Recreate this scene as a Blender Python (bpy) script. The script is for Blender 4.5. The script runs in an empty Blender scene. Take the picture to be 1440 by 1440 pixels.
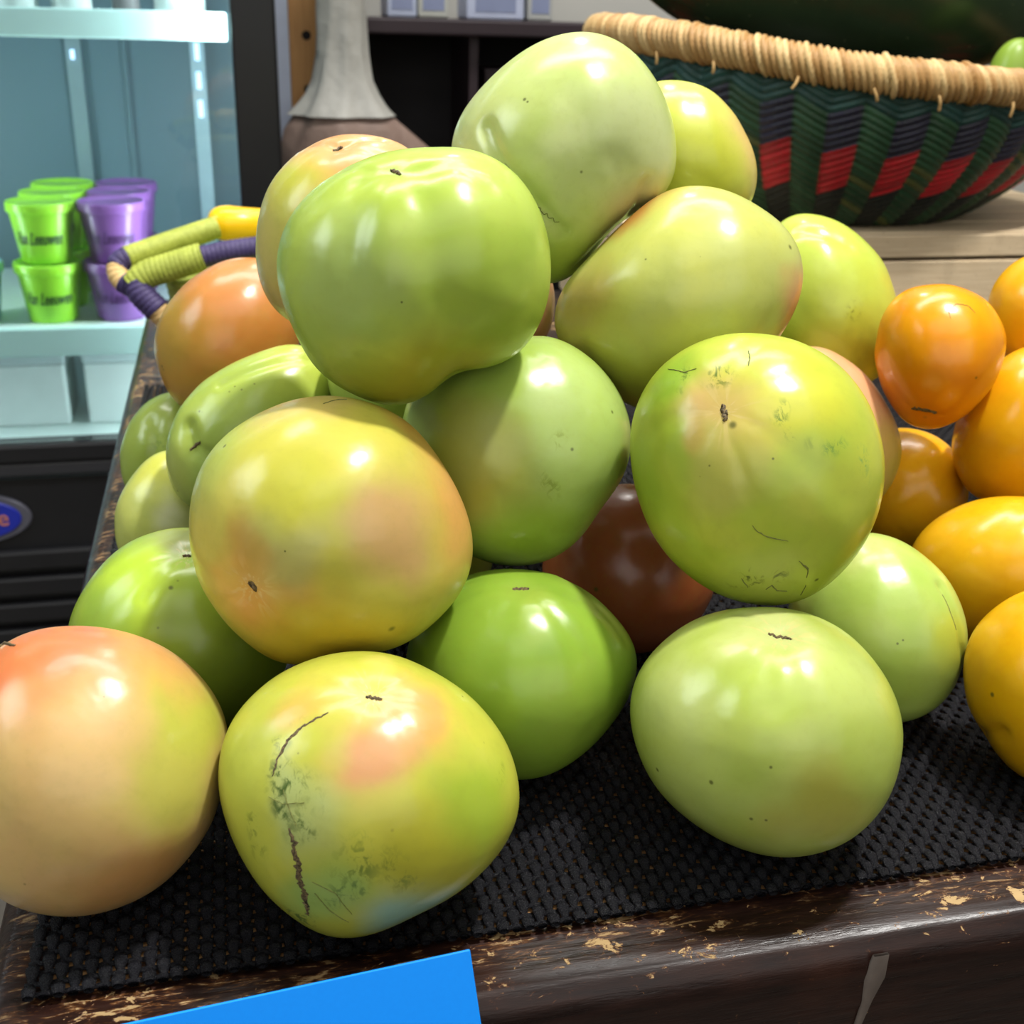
import bpy, bmesh, math, random
import numpy as np
from mathutils import Vector, Matrix
from mathutils.bvhtree import BVHTree

# Axes: x runs along the front edge of the display table, y away from the shopper, z up.
# Z0 is the height of the table top above the floor; lengths in metres.
Z0 = 0.90
PI = math.pi
SC = bpy.context.scene
COL = SC.collection
rnd = random.Random(7)

# ------------------------------------------------------------------ helpers
def lin(c):
    o = []
    for v in c:
        v = v / 255.0
        o.append(v / 12.92 if v <= .04045 else ((v + .055) / 1.055) ** 2.4)
    return (o[0], o[1], o[2], 1.0)

def tag(o, label=None, cat=None, group=None, kind=None):
    if label: o['label'] = label
    if cat: o['category'] = cat
    if group: o['group'] = group
    if kind: o['kind'] = kind
    return o

def empty(name, loc=(0, 0, 0), rz=0.0):
    o = bpy.data.objects.new(name, None)
    COL.objects.link(o)
    o.location = (loc[0], loc[1], loc[2] + Z0)
    o.rotation_euler = (0, 0, rz)
    o.empty_display_size = .02
    return o

def link(name, me, mat, parent=None, loc=None, smooth=True):
    o = bpy.data.objects.new(name, me)
    COL.objects.link(o)
    if mat is not None:
        me.materials.append(mat)
    if smooth:
        me.polygons.foreach_set('use_smooth', [True] * len(me.polygons))
    if parent is not None:
        o.parent = parent
    if loc is not None:
        o.location = (loc[0], loc[1], loc[2] + (Z0 if parent is None else 0))
    return o

def mesh_np(name, V, F):
    me = bpy.data.meshes.new(name)
    V = np.asarray(V, np.float32)
    F = np.asarray(F, np.int32)
    n, k = F.shape
    me.vertices.add(len(V)); me.vertices.foreach_set('co', V.ravel())
    me.loops.add(n * k); me.loops.foreach_set('vertex_index', F.ravel())
    me.polygons.add(n)
    me.polygons.foreach_set('loop_start', np.arange(0, n * k, k, dtype=np.int32))
    me.update(calc_edges=True)
    me.validate()
    return me

def bm_new():
    return bmesh.new()

def bm_box(bm, x0, x1, y0, y1, z0, z1, bev=0.0, seg=2, M=None):
    r = bmesh.ops.create_cube(bm, size=1.0)
    vs = r['verts']
    for v in vs:
        v.co = Vector(((x0 + x1) / 2 + v.co.x * (x1 - x0), (y0 + y1) / 2 + v.co.y * (y1 - y0), (z0 + z1) / 2 + v.co.z * (z1 - z0)))
    if bev > 0:
        es = list({e for v in vs for e in v.link_edges})
        q = bmesh.ops.bevel(bm, geom=es, offset=bev, segments=seg, affect='EDGES', profile=.5)
        vs = list({v for f in q['faces'] for v in f.verts} | {v for v in vs if v.is_valid})
    if M is not None:
        for v in vs: v.co = M @ v.co
    return bm

def bm_done(name, bm):
    bmesh.ops.recalc_face_normals(bm, faces=bm.faces)
    me = bpy.data.meshes.new(name)
    bm.to_mesh(me); bm.free()
    return me

def box(name, b, mat, parent=None, bev=0.0, seg=2, M=None, loc=None):
    bm = bm_new(); bm_box(bm, *b, bev=bev, seg=seg, M=M)
    return link(name, bm_done(name, bm), mat, parent, loc, smooth=False)

def tube(name, pts, radius, nseg=12, sub=8, rfun=None, closed=False, ell=1.0):
    """swept tube along a Catmull-Rom path, radius may vary: rfun(s_in_metres, angle) multiplies it"""
    P = [np.array(p, float) for p in pts]
    n = len(P)
    C = []
    rng_ = range(n) if closed else range(n - 1)
    for i in rng_:
        if closed:
            p0, p1, p2, p3 = P[(i - 1) % n], P[i], P[(i + 1) % n], P[(i + 2) % n]
        else:
            p0, p1, p2, p3 = P[max(i - 1, 0)], P[i], P[i + 1], P[min(i + 2, n - 1)]
        for k in range(sub):
            t = k / sub
            C.append(.5 * ((2 * p1) + (-p0 + p2) * t + (2 * p0 - 5 * p1 + 4 * p2 - p3) * t * t + (-p0 + 3 * p1 - 3 * p2 + p3) * t ** 3))
    if not closed: C.append(P[-1])
    C = np.array(C)
    m = len(C)
    T = np.roll(C, -1, 0) - np.roll(C, 1, 0)
    if not closed:
        T[0] = C[1] - C[0]; T[-1] = C[-1] - C[-2]
    T /= np.linalg.norm(T, axis=1)[:, None]
    S = np.concatenate([[0], np.cumsum(np.linalg.norm(np.diff(C, axis=0), axis=1))])
    up = np.array([0, 0, 1.0]) if abs(T[0][2]) < .9 else np.array([1.0, 0, 0])
    V = []
    nrm = None
    for i in range(m):
        t = T[i]
        if nrm is None: nrm = up - t * (up @ t)
        else: nrm = nrm - t * (nrm @ t)
        nrm /= np.linalg.norm(nrm)
        bn = np.cross(t, nrm)
        r0 = radius(i / (m - 1)) if callable(radius) else radius
        for j in range(nseg):
            a = 2 * PI * j / nseg
            r = r0 * (rfun(S[i], a) if rfun else 1.0)
            V.append(C[i] + nrm * math.cos(a) * r * ell + bn * math.sin(a) * r)
    F = []
    for i in range(m if closed else m - 1):
        for j in range(nseg):
            F.append((i * nseg + j, i * nseg + (j + 1) % nseg, ((i + 1) % m) * nseg + (j + 1) % nseg, ((i + 1) % m) * nseg + j))
    me = mesh_np(name, np.array(V), F)
    if not closed:
        bm = bm_new(); bm.from_mesh(me); bm.verts.ensure_lookup_table()
        bm.faces.new([bm.verts[j] for j in range(nseg)][::-1])
        bm.faces.new([bm.verts[(m - 1) * nseg + j] for j in range(nseg)])
        bm.to_mesh(me); bm.free()
    return me

def lathe(name, prof, n=40, cap=True, fun=None):
    """prof: list of (radius, z); fun(x,y,z,theta)->(x,y,z)"""
    V = []; F = []
    for r, z in prof:
        for j in range(n):
            a = 2 * PI * j / n
            p = (r * math.cos(a), r * math.sin(a), z)
            V.append(fun(*p, a) if fun else p)
    for i in range(len(prof) - 1):
        for j in range(n):
            F.append((i * n + j, i * n + (j + 1) % n, (i + 1) * n + (j + 1) % n, (i + 1) * n + j))
    bm = bm_new()
    vs = [bm.verts.new(v) for v in V]
    for f in F: bm.faces.new([vs[i] for i in f])
    if cap:
        bm.faces.new([vs[j] for j in range(n)][::-1])
        bm.faces.new([vs[(len(prof) - 1) * n + j] for j in range(n)])
    return bm_done(name, bm)

# ------------------------------------------------------------------ materials
class NT:
    def __init__(s, name):
        s.m = bpy.data.materials.new(name); s.m.use_nodes = True
        s.t = s.m.node_tree; s.n = s.t.nodes
        s.b = s.n['Principled BSDF']; s.out = s.n['Material Output']
    def new(s, typ, **kw):
        q = s.n.new(typ)
        for k, v in kw.items(): setattr(q, k, v)
        return q
    def L(s, a, b): s.t.links.new(a, b)
    def val(s, sock, v):
        if hasattr(v, 'is_linked') or isinstance(v, bpy.types.NodeSocket): s.L(v, sock)
        else: sock.default_value = v
    def math(s, op, a, b=None, c=None, clamp=False):
        q = s.new('ShaderNodeMath', operation=op); q.use_clamp = clamp
        s.val(q.inputs[0], a)
        if b is not None: s.val(q.inputs[1], b)
        if c is not None: s.val(q.inputs[2], c)
        return q.outputs[0]
    def vmath(s, op, a, b=None):
        q = s.new('ShaderNodeVectorMath', operation=op)
        s.val(q.inputs[0], a)
        if b is not None: s.val(q.inputs[1], b)
        return q.outputs['Value'] if op in ('DISTANCE', 'LENGTH', 'DOT_PRODUCT') else q.outputs[0]
    def obj(s):
        return s.new('ShaderNodeTexCoord').outputs['Object']
    def noise(s, vec, scale, detail=3, rough=.55, dist=0.0):
        q = s.new('ShaderNodeTexNoise')
        q.inputs['Scale'].default_value = scale; q.inputs['Detail'].default_value = detail
        q.inputs['Roughness'].default_value = rough; q.inputs['Distortion'].default_value = dist
        if vec is not None: s.L(vec, q.inputs['Vector'])
        return q
    def ramp(s, fac, lo, hi, a=0.0, b=1.0, smooth=True):
        q = s.new('ShaderNodeMapRange'); q.interpolation_type = 'SMOOTHSTEP' if smooth else 'LINEAR'; q.clamp = True
        s.L(fac, q.inputs[0])
        q.inputs[1].default_value = lo; q.inputs[2].default_value = hi
        q.inputs[3].default_value = a; q.inputs[4].default_value = b
        return q.outputs[0]
    def mix(s, fac, a, b):
        q = s.new('ShaderNodeMix', data_type='RGBA')
        s.val(q.inputs[0], fac); s.val(q.inputs[6], a); s.val(q.inputs[7], b)
        return q.outputs[2]
    def bump(s, h, strength=.3, dist=.001):
        q = s.new('ShaderNodeBump'); q.inputs['Strength'].default_value = strength; q.inputs['Distance'].default_value = dist
        s.L(h, q.inputs['Height'])
        s.L(q.outputs[0], s.b.inputs['Normal'])
    def set(s, color=None, rough=None, spec=None, metal=None):
        if color is not None: s.val(s.b.inputs['Base Color'], color)
        if rough is not None: s.val(s.b.inputs['Roughness'], rough)
        if spec is not None: s.b.inputs['Specular IOR Level'].default_value = spec
        if metal is not None: s.b.inputs['Metallic'].default_value = metal
        return s.m

def plain(name, c, rough=.5, metal=0.0, var=.06, scale=30.0, spec=.5):
    t = NT(name)
    n = t.noise(t.obj(), scale, 4)
    a = lin(c)
    lo = tuple(x * (1 - var * 2) for x in a[:3]) + (1,)
    hi = tuple(min(1, x * (1 + var)) for x in a[:3]) + (1,)
    return t.set(t.mix(n.outputs[0], lo, hi), rough, spec, metal)

def mat_emit(name, c, s):
    t = NT(name)
    t.b.inputs['Emission Color'].default_value = lin(c); t.b.inputs['Emission Strength'].default_value = s
    return t.set(lin(c), .5)

def mat_fruit(key, r):
    t = NT('skin_' + key)
    P = t.obj()
    yellow = key[0] == 'y' or key == 'X7'
    nz = t.noise(P, 32, 2, .5)
    off = t.new('ShaderNodeVectorMath', operation='SUBTRACT')
    t.L(nz.outputs['Color'], off.inputs[0]); off.inputs[1].default_value = (.5, .5, .5)
    sc = t.new('ShaderNodeVectorMath', operation='SCALE'); t.L(off.outputs[0], sc.inputs[0]); sc.inputs['Scale'].default_value = .034
    W = t.vmath('ADD', P, sc.outputs[0])
    n1 = t.noise(P, 26, 3, .5, .4)
    K = ALB
    bl = 1.0 if yellow else 1.08
    col = lambda c: (lin(c)[0] * K, lin(c)[1] * K, lin(c)[2] * K * bl, 1)
    c = t.mix(t.ramp(n1.outputs[0], .35, .65), col(r['base'][0]), col(r['base'][1]))
    for p, rad, cc, st in r.get('spots', []):
        d = t.vmath('DISTANCE', W, tuple(x * 1e-4 for x in p))
        f = t.ramp(d, rad * 1.5e-4, rad * .35e-4, 0, min(1, st * 1.15))
        c = t.mix(f, c, col(cc))
    if 'star' in r:                                             # pale rays round the blossom end
        p, rad = r['star']
        d3 = t.vmath('SUBTRACT', P, tuple(x * 1e-4 for x in p))
        nn = t.vmath('NORMALIZE', d3)
        rays = t.noise(nn, 4.2, 1, .5)
        f = t.math('MULTIPLY', t.ramp(rays.outputs[0], .52, .66), t.ramp(t.vmath('LENGTH', d3), rad * 1.2e-4, rad * .1e-4, 0, .55))
        c = t.mix(f, c, col((228, 205, 128)))
    # fine mottling and small lenticels
    n2 = t.noise(P, 240, 4, .6)
    c = t.mix(t.ramp(n2.outputs[0], .45, .75, 0, .10), c, col((150, 150, 60) if not yellow else (225, 130, 10)))
    for p, rad, cc in r.get('smudge', []):
        d = t.vmath('DISTANCE', W, tuple(x * 1e-4 for x in p))
        mp = t.new('ShaderNodeMapping'); t.L(P, mp.inputs[0]); mp.inputs['Scale'].default_value = (1, .6, .7); mp.inputs['Rotation'].default_value = (.4, .3, p[0] * .01)
        q = t.noise(mp.outputs[0], 330, 5, .65, .8)
        f = t.math('MULTIPLY', t.ramp(d, rad * 1.3e-4, rad * .2e-4, 0, .9), t.ramp(q.outputs[0], .47, .62))
        c = t.mix(f, c, col(cc))
    for p, rad in r.get('dots', []):
        d = t.vmath('DISTANCE', P, tuple(x * 1e-4 for x in p))
        c = t.mix(t.ramp(d, rad * 1.5e-4, rad * .4e-4, 0, .8), c, col((84, 88, 34)))
    t.val(t.b.inputs['Base Color'], c)
    t.b.inputs['Roughness'].default_value = .27 if not yellow else .24
    t.b.inputs['Specular IOR Level'].default_value = .5
    t.b.inputs['Subsurface Weight'].default_value = .22
    t.b.inputs['Subsurface Radius'].default_value = (1, .75, .25) if not yellow else (1, .7, .1)
    t.b.inputs['Subsurface Scale'].default_value = .006
    nb = t.noise(P, 90, 2, .5)
    nf = t.noise(P, 1500, 2, .5)
    h = t.math('ADD', t.math('MULTIPLY', nb.outputs[0], .9), t.math('MULTIPLY', nf.outputs[0], .012))
    t.bump(h, .22, .0016)
    return t.m

ALB = .80
FRUIT = {
'A': {'c': (0.14,0.5094,0.2256),'w': (-0.2637,-0.9591,0.1025),'t': 0.048,'s': [481,484,485,488,496,513,539,561,554,501,435,397,393,421,464,488,489,485,484,486,491,497,499,492,477,459,443,432,430,437,453,470],'base': ((208,217,140),(192,208,112)),'axis': (0.734,-0.666,0.133),'lobes': (5,0.03,0.4),'dim': 0.0,'spots': [((-41,-172,443),354,(202,220,120),0.6),((237,-412,83),289,(207,216,155),0.6),((-15,-237,-462),225,(182,198,82),0.8),((-363,-195,196),193,(200,214,120),0.5)],'dents': [([(-311,83,345),(-244,-38,410),(-155,-136,434),(-65,-239,427),(10,-323,384)],35.4,25.7),([(359,-123,284),(318,-233,150)],38.6,22.5),([(218,-23,426),(275,-141,344)],57.9,6.4),([(159,-377,155),(93,-460,165)],38.6,9.7),([(52,321,358),(113,201,422),(161,69,446)],70.8,-8.0)],'cracks': [([(-337,-339,-4),(-267,-389,-91),(-196,-411,-183),(-125,-414,-251)],5.1)],'dots': [((-251,-311,233),7.1),((-243,-327,226),5.1),((-48,-471,-26),6.4),((-46,-474,29),4.8)]},
'B': {'c': (0.0629,0.4261,0.1924),'w': (-0.1431,-0.9694,0.1992),'t': 0.0469,'s': [495,492,488,495,505,506,503,498,473,432,409,427,463,488,497,500,500,502,505,506,502,489,468,445,431,427,428,433,445,462,479,491],'base': ((184,207,80),(170,197,70)),'axis': (-0.159,0.79,0.592),'lobes': (6,0.028,1.2),'dim': 0.03,'spots': [((-29,-307,-349),239,(180,178,52),0.8),((-297,-363,58),213,(168,188,105),0.6),((-27,-455,95),159,(165,190,60),0.5),((257,-215,358),213,(195,215,95),0.6),((195,-431,-58),159,(155,180,60),0.5)],'dents': [([(33,330,304),(40,117,448),(82,-89,452),(147,-379,76)],69.3,18.6),([(-185,306,262),(-216,115,397),(-183,-115,422)],63.9,13.3),([(257,264,315),(329,6,351)],74.6,8.0),([(-281,344,53),(-150,342,229),(-29,329,299),(138,342,285),(263,284,295)],26.6,5.3)],'dots': [((227,-404,-120),6.7),((267,-381,-121),5.3),((148,-447,-53),4.3),((-110,-456,-8),4.0)],'scar': ([(-106,-165,392),(-101,-175,391),(-95,-180,390),(-90,-190,389),(-85,-195,387),(-79,-201,385)],18.6)},
'C': {'c': (0.0465,0.5115,0.1914),'w': (-0.0892,-0.9814,0.1699),'t': 0.0404,'s': [381,394,413,432,446,446,437,427,419,411,402,396,393,390,388,388,389,396,408,426,440,440,428,414,405,396,387,380,375,373,372,374],'base': ((222,206,95),(214,200,100)),'axis': (-0.068,0.883,0.465),'lobes': (5,0.03,0.2),'dim': 0.06,'spots': [((37,-89,398),347,(234,172,108),0.95),((-378,-31,-189),252,(222,188,112),0.8),((-262,-182,213),173,(204,206,68),0.8),((-342,-178,30),157,(205,195,100),0.5)],'dents': [([(-161,355,33),(-28,348,197),(162,380,106)],22.1,12.6)],'scar': ([(-57,-127,374),(-50,-128,376),(-43,-128,378),(-35,-125,380),(-28,-125,382),(-21,-122,383)],19.0)},
'D': {'c': (0.2116,0.5516,0.2182),'w': (-0.3561,-0.9286,0.104),'t': 0.0355,'s': [341,336,336,332,332,339,341,342,350,360,373,386,393,391,380,364,345,327,313,308,309,314,325,336,347,360,373,383,385,378,365,353],'base': ((212,219,98),(204,214,80)),'axis': (-0.087,0.995,0.057),'lobes': (5,0.03,0),'dim': 0.03,'spots': [((283,-120,106),234,(228,196,112),0.8),((-47,-351,3),216,(205,210,60),0.6)]},
'E': {'c': (0.1821,0.4639,0.1709),'w': (-0.3569,-0.9093,0.2138),'t': 0.0435,'s': [506,539,545,530,514,503,497,495,480,451,426,413,411,419,434,455,481,505,518,515,501,485,476,469,461,447,426,407,399,403,423,461],'base': ((206,209,98),(200,206,108)),'axis': (0.127,-0.987,0.1),'lobes': (6,0.03,0.5),'dim': 0.03,'spots': [((-213,120,337),185,(214,150,70),0.85),((457,-212,38),170,(224,168,108),0.85),((-506,-59,-34),200,(190,165,85),0.7),((-50,-50,447),123,(222,200,100),0.6),((-298,-230,-294),247,(175,172,60),0.6)],'dents': [([(48,334,298),(80,113,413),(60,-133,404)],92.8,9.3),([(305,358,134),(363,77,292),(344,-120,240)],92.8,9.3)],'dots': [((352,-253,260),10.8),((260,-339,232),7.7),((-260,-256,219),4.6),((-73,-354,248),4.6),((-450,-168,20),4.6)]},
'F': {'c': (0.3267,0.6068,0.1326),'w': (-0.4636,-0.861,0.2092),'t': 0.0434,'s': [401,388,389,394,402,420,438,451,468,487,505,516,510,485,454,424,398,379,370,372,378,386,402,427,459,494,525,531,507,474,441,417],'base': ((200,217,86),(194,208,76)),'axis': (-0.22,0.974,0.053),'lobes': (5,0.03,0.9),'dim': 0.03,'spots': [((290,-184,142),170,(222,210,60),0.6),((-98,-403,-193),256,(195,200,60),0.6)],'smudge': [((-102,-420,48),72,(130,135,45))],'dents': [([(-209,375,251),(-55,365,279),(83,319,269)],38.4,12.8)]},
'G': {'c': (0.1857,0.3808,0.126),'w': (-0.4119,-0.8448,0.3417),'t': 0.0416,'s': [481,469,463,465,471,479,489,501,513,523,525,514,498,484,474,465,459,456,456,460,467,473,479,485,492,500,510,517,522,519,510,496],'base': ((184,201,64),(198,205,72)),'axis': (-0.275,0.365,0.89),'lobes': (7,0.022,0.3),'dim': 0.03,'spots': [((-252,-191,300),174,(220,186,108),0.85),((-367,77,327),131,(150,186,55),0.8),((-457,-18,22),163,(160,192,60),0.7),((-4,-240,369),218,(212,212,66),0.8),((60,-380,181),163,(170,195,70),0.5),((-98,-344,-340),163,(184,194,84),0.7),((-304,-270,109),136,(195,190,90),0.6),((-362,-161,196),65,(200,170,80),0.6)],'smudge': [((-312,36,377),65,(96,125,40)),((-187,-103,407),71,(96,120,40)),((-117,-233,346),49,(110,140,40)),((-66,-315,273),49,(120,140,45)),((36,-366,211),49,(140,160,60)),((133,-367,183),54,(130,165,70)),((271,-322,143),43,(130,170,80)),((-91,-271,318),38,(110,130,45)),((-164,-331,-306),60,(85,95,30)),((-48,-378,-313),43,(85,95,30)),((-339,-32,332),32,(110,140,40))],'cracks': [([(-106,-38,461),(-115,-81,442),(-134,-113,424)],6.0),([(-181,-387,-64),(-166,-393,-84),(-129,-410,-104),(-61,-428,-114)],4.4),([(-7,-426,-195),(35,-417,-230),(42,-403,-271)],8.2),([(53,-385,-309),(59,-348,-369)],5.5),([(-87,-355,-330),(-73,-372,-308),(-46,-362,-335),(-9,-367,-339)],6.0),([(-175,-337,-286),(-143,-330,-326)],6.6),([(-340,119,354),(-317,21,371),(-281,-7,391)],5.5)],'dots': [((-231,-245,260),13.7),((-120,-358,170),4.4),((-308,-264,120),4.1),((89,-390,-290),8.2),((-332,-250,76),4.1)],'scar': ([(-246,-177,318),(-249,-189,309),(-250,-197,298),(-251,-206,288),(-252,-214,277),(-253,-222,267)],24.6),'star': ((-247,-200,295),169)},
'H': {'c': (0.3012,0.5423,0.0758),'w': (-0.4612,-0.8303,0.3127),'t': 0.0375,'s': [382,383,383,392,407,416,428,437,443,453,456,454,448,437,425,413,399,382,368,360,362,374,392,416,448,480,491,479,454,432,411,390],'base': ((226,176,122),(224,182,115)),'axis': (-0.055,0.997,0.061),'lobes': (5,0.02,0),'dim': 0,'spots': [((332,-268,-146),277,(190,186,70),0.9),((73,-73,389),237,(228,165,120),0.6)]},
'I': {'c': (0.1059,0.4384,0.1172),'w': (-0.2208,-0.9143,0.3396),'t': 0.043,'s': [464,457,451,450,456,466,475,481,484,483,475,460,441,430,440,456,468,475,476,474,472,471,471,463,445,437,443,455,467,474,476,471],'base': ((174,200,86),(182,206,108)),'axis': (0.035,0.929,0.369),'lobes': (5,0.03,0.7),'dim': 0.02,'spots': [((-306,-307,39),261,(172,170,62),0.7),((-34,-372,-277),174,(150,175,50),0.7),((139,-256,341),174,(186,208,120),0.5),((-204,-332,185),145,(180,185,90),0.5)],'smudge': [((3,-432,-17),63,(140,160,60)),((110,-397,149),52,(150,170,70))],'dents': [([(-68,76,419),(58,-133,408),(112,-418,185)],87.2,11.6)],'dots': [((124,-399,129),7.3),((317,-254,219),7.3),((-19,-426,-117),6.4)]},  # olive spot on the left is warm shade painted into the skin colour
'J': {'c': (0.0259,0.3927,0.1056),'w': (-0.0603,-0.9123,0.4051),'t': 0.0483,'s': [485,484,483,482,484,491,496,483,466,466,480,496,507,521,532,531,516,498,485,482,486,491,490,489,488,487,487,490,497,500,497,490],'base': ((216,206,86),(206,201,80)),'axis': (-0.546,-0.368,0.752),'lobes': (5,0.03,0.3),'dim': 0.03,'spots': [((485,-42,117),300,(232,172,92),0.9),((347,74,357),156,(236,184,84),0.8),((203,-399,191),182,(218,176,112),0.8),((-286,-386,-35),172,(222,168,78),0.85),((-55,-382,-275),234,(204,172,48),0.8),((-381,-11,318),195,(188,202,92),0.7),((-192,-423,116),130,(192,192,115),0.6),((-58,33,482),156,(225,195,110),0.7),((-302,-347,141),88,(205,160,70),0.5),((-85,-308,361),182,(205,205,62),0.6),((90,-193,435),156,(225,212,85),0.6)],'dents': [([(-488,-89,56),(-372,-140,271),(-275,-174,355)],26.1,5.2)],'cracks': [([(-1,-21,486),(45,27,485),(87,54,477)],4.7)],'dots': [((173,-416,-187),13.0),((-341,-33,358),7.8),((-205,-78,433),4.2),((-167,-431,131),3.4)],'scar': ([(-298,-380,-2),(-295,-378,-9),(-293,-380,-14),(-290,-383,-19),(-287,-385,-24),(-285,-388,-29)],28.7),'star': ((-292,-383,-18),130)},
'K': {'c': (0.0019,0.5721,0.0836),'w': (-0.0032,-0.9458,0.3246),'t': 0.0292,'s': [404,430,456,480,488,471,440,412,387,372,363,352,348,358,369,383,408,433,456,485,506,499,456,406,371,350,338,336,340,347,362,381],'base': ((178,198,82),(168,192,88)),'axis': (-0.684,-0.148,0.714),'lobes': (4,0.03,0),'dim': 0.02,'spots': [((246,-19,386),219,(200,212,80),0.6),((-400,-139,-131),146,(180,185,90),0.6)],'dents': [([(-308,28,179),(-280,-76,218),(-190,-141,253),(-72,-112,279)],47.7,33.0),([(316,341,111),(106,320,184),(-136,233,173)],29.3,11.0)],'dots': [((-243,-149,164),5.9),((-230,-164,165),4.8),((-97,-147,257),5.9),((-37,-159,266),5.1),((-69,-133,277),4.8),((25,-152,289),5.1),((-374,-158,-237),5.5)],'scar': ([(-300,-216,-3),(-295,-218,4),(-289,-219,10),(-284,-220,17),(-278,-221,24),(-272,-223,31)],18.3)},
'L': {'c': (-0.0076,0.6787,0.1041),'w': (0.0109,-0.968,0.2509),'t': 0.041,'s': [411,424,434,451,471,480,476,464,448,431,413,402,396,390,390,395,406,422,440,464,486,494,482,458,432,407,389,380,375,378,387,398],'base': ((210,142,66),(202,130,56)),'axis': (0.136,0.989,0.062),'lobes': (5,0.02,0),'dim': 0,'spots': [((-345,-197,82),233,(188,150,52),0.8),((-232,-322,-211),212,(198,152,60),0.7),((59,-132,414),254,(222,146,82),0.7)],'dots': [((-368,-195,-100),8.5),((-362,-204,-118),6.8)]},
'M': {'c': (-0.0449,0.6876,0.0332),'w': (0.0614,-0.9394,0.3372),'t': 0.03,'s': [300,309,325,342,353,357,352,342,339,335,326,324,319,308,305,312,313,313,324,336,343,353,358,358,352,338,324,309,300,294,291,295],'base': ((172,192,84),(158,182,76)),'axis': (-0.245,0.339,0.908),'lobes': (4,0.03,0),'dim': 0.02,'spots': [((-237,-175,56),133,(165,185,70),0.5)],'smudge': [((-59,-251,152),70,(120,150,70))],'dents': [([(-92,193,221),(-76,48,284),(-113,-52,275)],53.2,13.3)]},
'N': {'c': (-0.0404,0.5911,0.0313),'w': (0.063,-0.9199,0.3871),'t': 0.0247,'s': [303,311,325,336,346,347,342,339,332,326,326,321,321,322,316,315,319,318,322,331,334,338,345,352,354,346,328,310,299,295,296,299],'base': ((202,207,102),(192,200,96)),'axis': (0.246,-0.164,0.955),'lobes': (5,0.02,0),'dim': 0,'spots': [((-47,-13,317),155,(206,206,80),0.7),((28,-234,68),116,(205,205,150),0.6)]},
'O': {'c': (-0.0326,0.4397,0.0424),'w': (0.0651,-0.8779,0.4744),'t': 0.0436,'s': [432,436,439,441,437,432,427,424,422,424,432,435,440,448,451,452,452,453,453,452,451,449,447,444,440,436,431,424,418,417,422,428],'base': ((164,190,54),(150,176,60)),'axis': (0.14,0.741,0.657),'lobes': (5,0.035,0.5),'dim': 0.05,'spots': [((-141,-156,374),188,(188,218,62),0.85),((-13,38,437),127,(165,172,92),0.8),((29,-290,321),151,(140,160,55),0.5),((-293,-238,202),151,(150,185,60),0.6)],'dents': [([(62,325,287),(-34,260,347),(-107,158,387)],36.4,9.1)],'dots': [((5,-257,348),9.1),((31,-233,365),6.1),((45,-189,390),6.1),((-47,-359,235),6.1)],'scar': ([(56,-97,425),(60,-94,423),(64,-94,423),(68,-94,422),(72,-93,422),(77,-93,422)],18.2),'star': ((69,-94,422),121)},
'P': {'c': (-0.0601,0.3466,0.0458),'w': (0.1422,-0.8202,0.5541),'t': 0.0447,'s': [406,412,423,438,452,459,461,463,463,463,462,458,456,457,455,459,471,478,477,473,470,467,467,470,478,488,490,476,454,432,416,407],'base': ((224,184,116),(226,194,116)),'axis': (-0.393,0.914,0.103),'lobes': (6,0.02,0.6),'dim': 0.03,'spots': [((26,80,461),281,(228,140,92),0.95),((-176,-23,441),179,(222,128,72),0.9),((380,-104,246),230,(196,196,76),0.9),((338,-285,78),179,(206,200,88),0.8),((171,-385,-174),204,(206,152,84),0.8),((-57,-415,150),179,(220,186,112),0.6),((70,-263,357),204,(230,190,120),0.6),((243,33,392),153,(228,165,95),0.6)],'dents': [([(258,150,345),(299,-15,341),(281,-189,298)],66.6,5.1)],'dots': [((207,-131,382),4.6),((-141,-415,-111),5.1),((121,-198,386),3.6),((-138,-383,163),3.6)],'scar': ([(-242,174,413),(-231,174,408),(-221,174,403),(-198,116,430),(-181,87,441),(-165,62,450)],12.8)},
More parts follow.
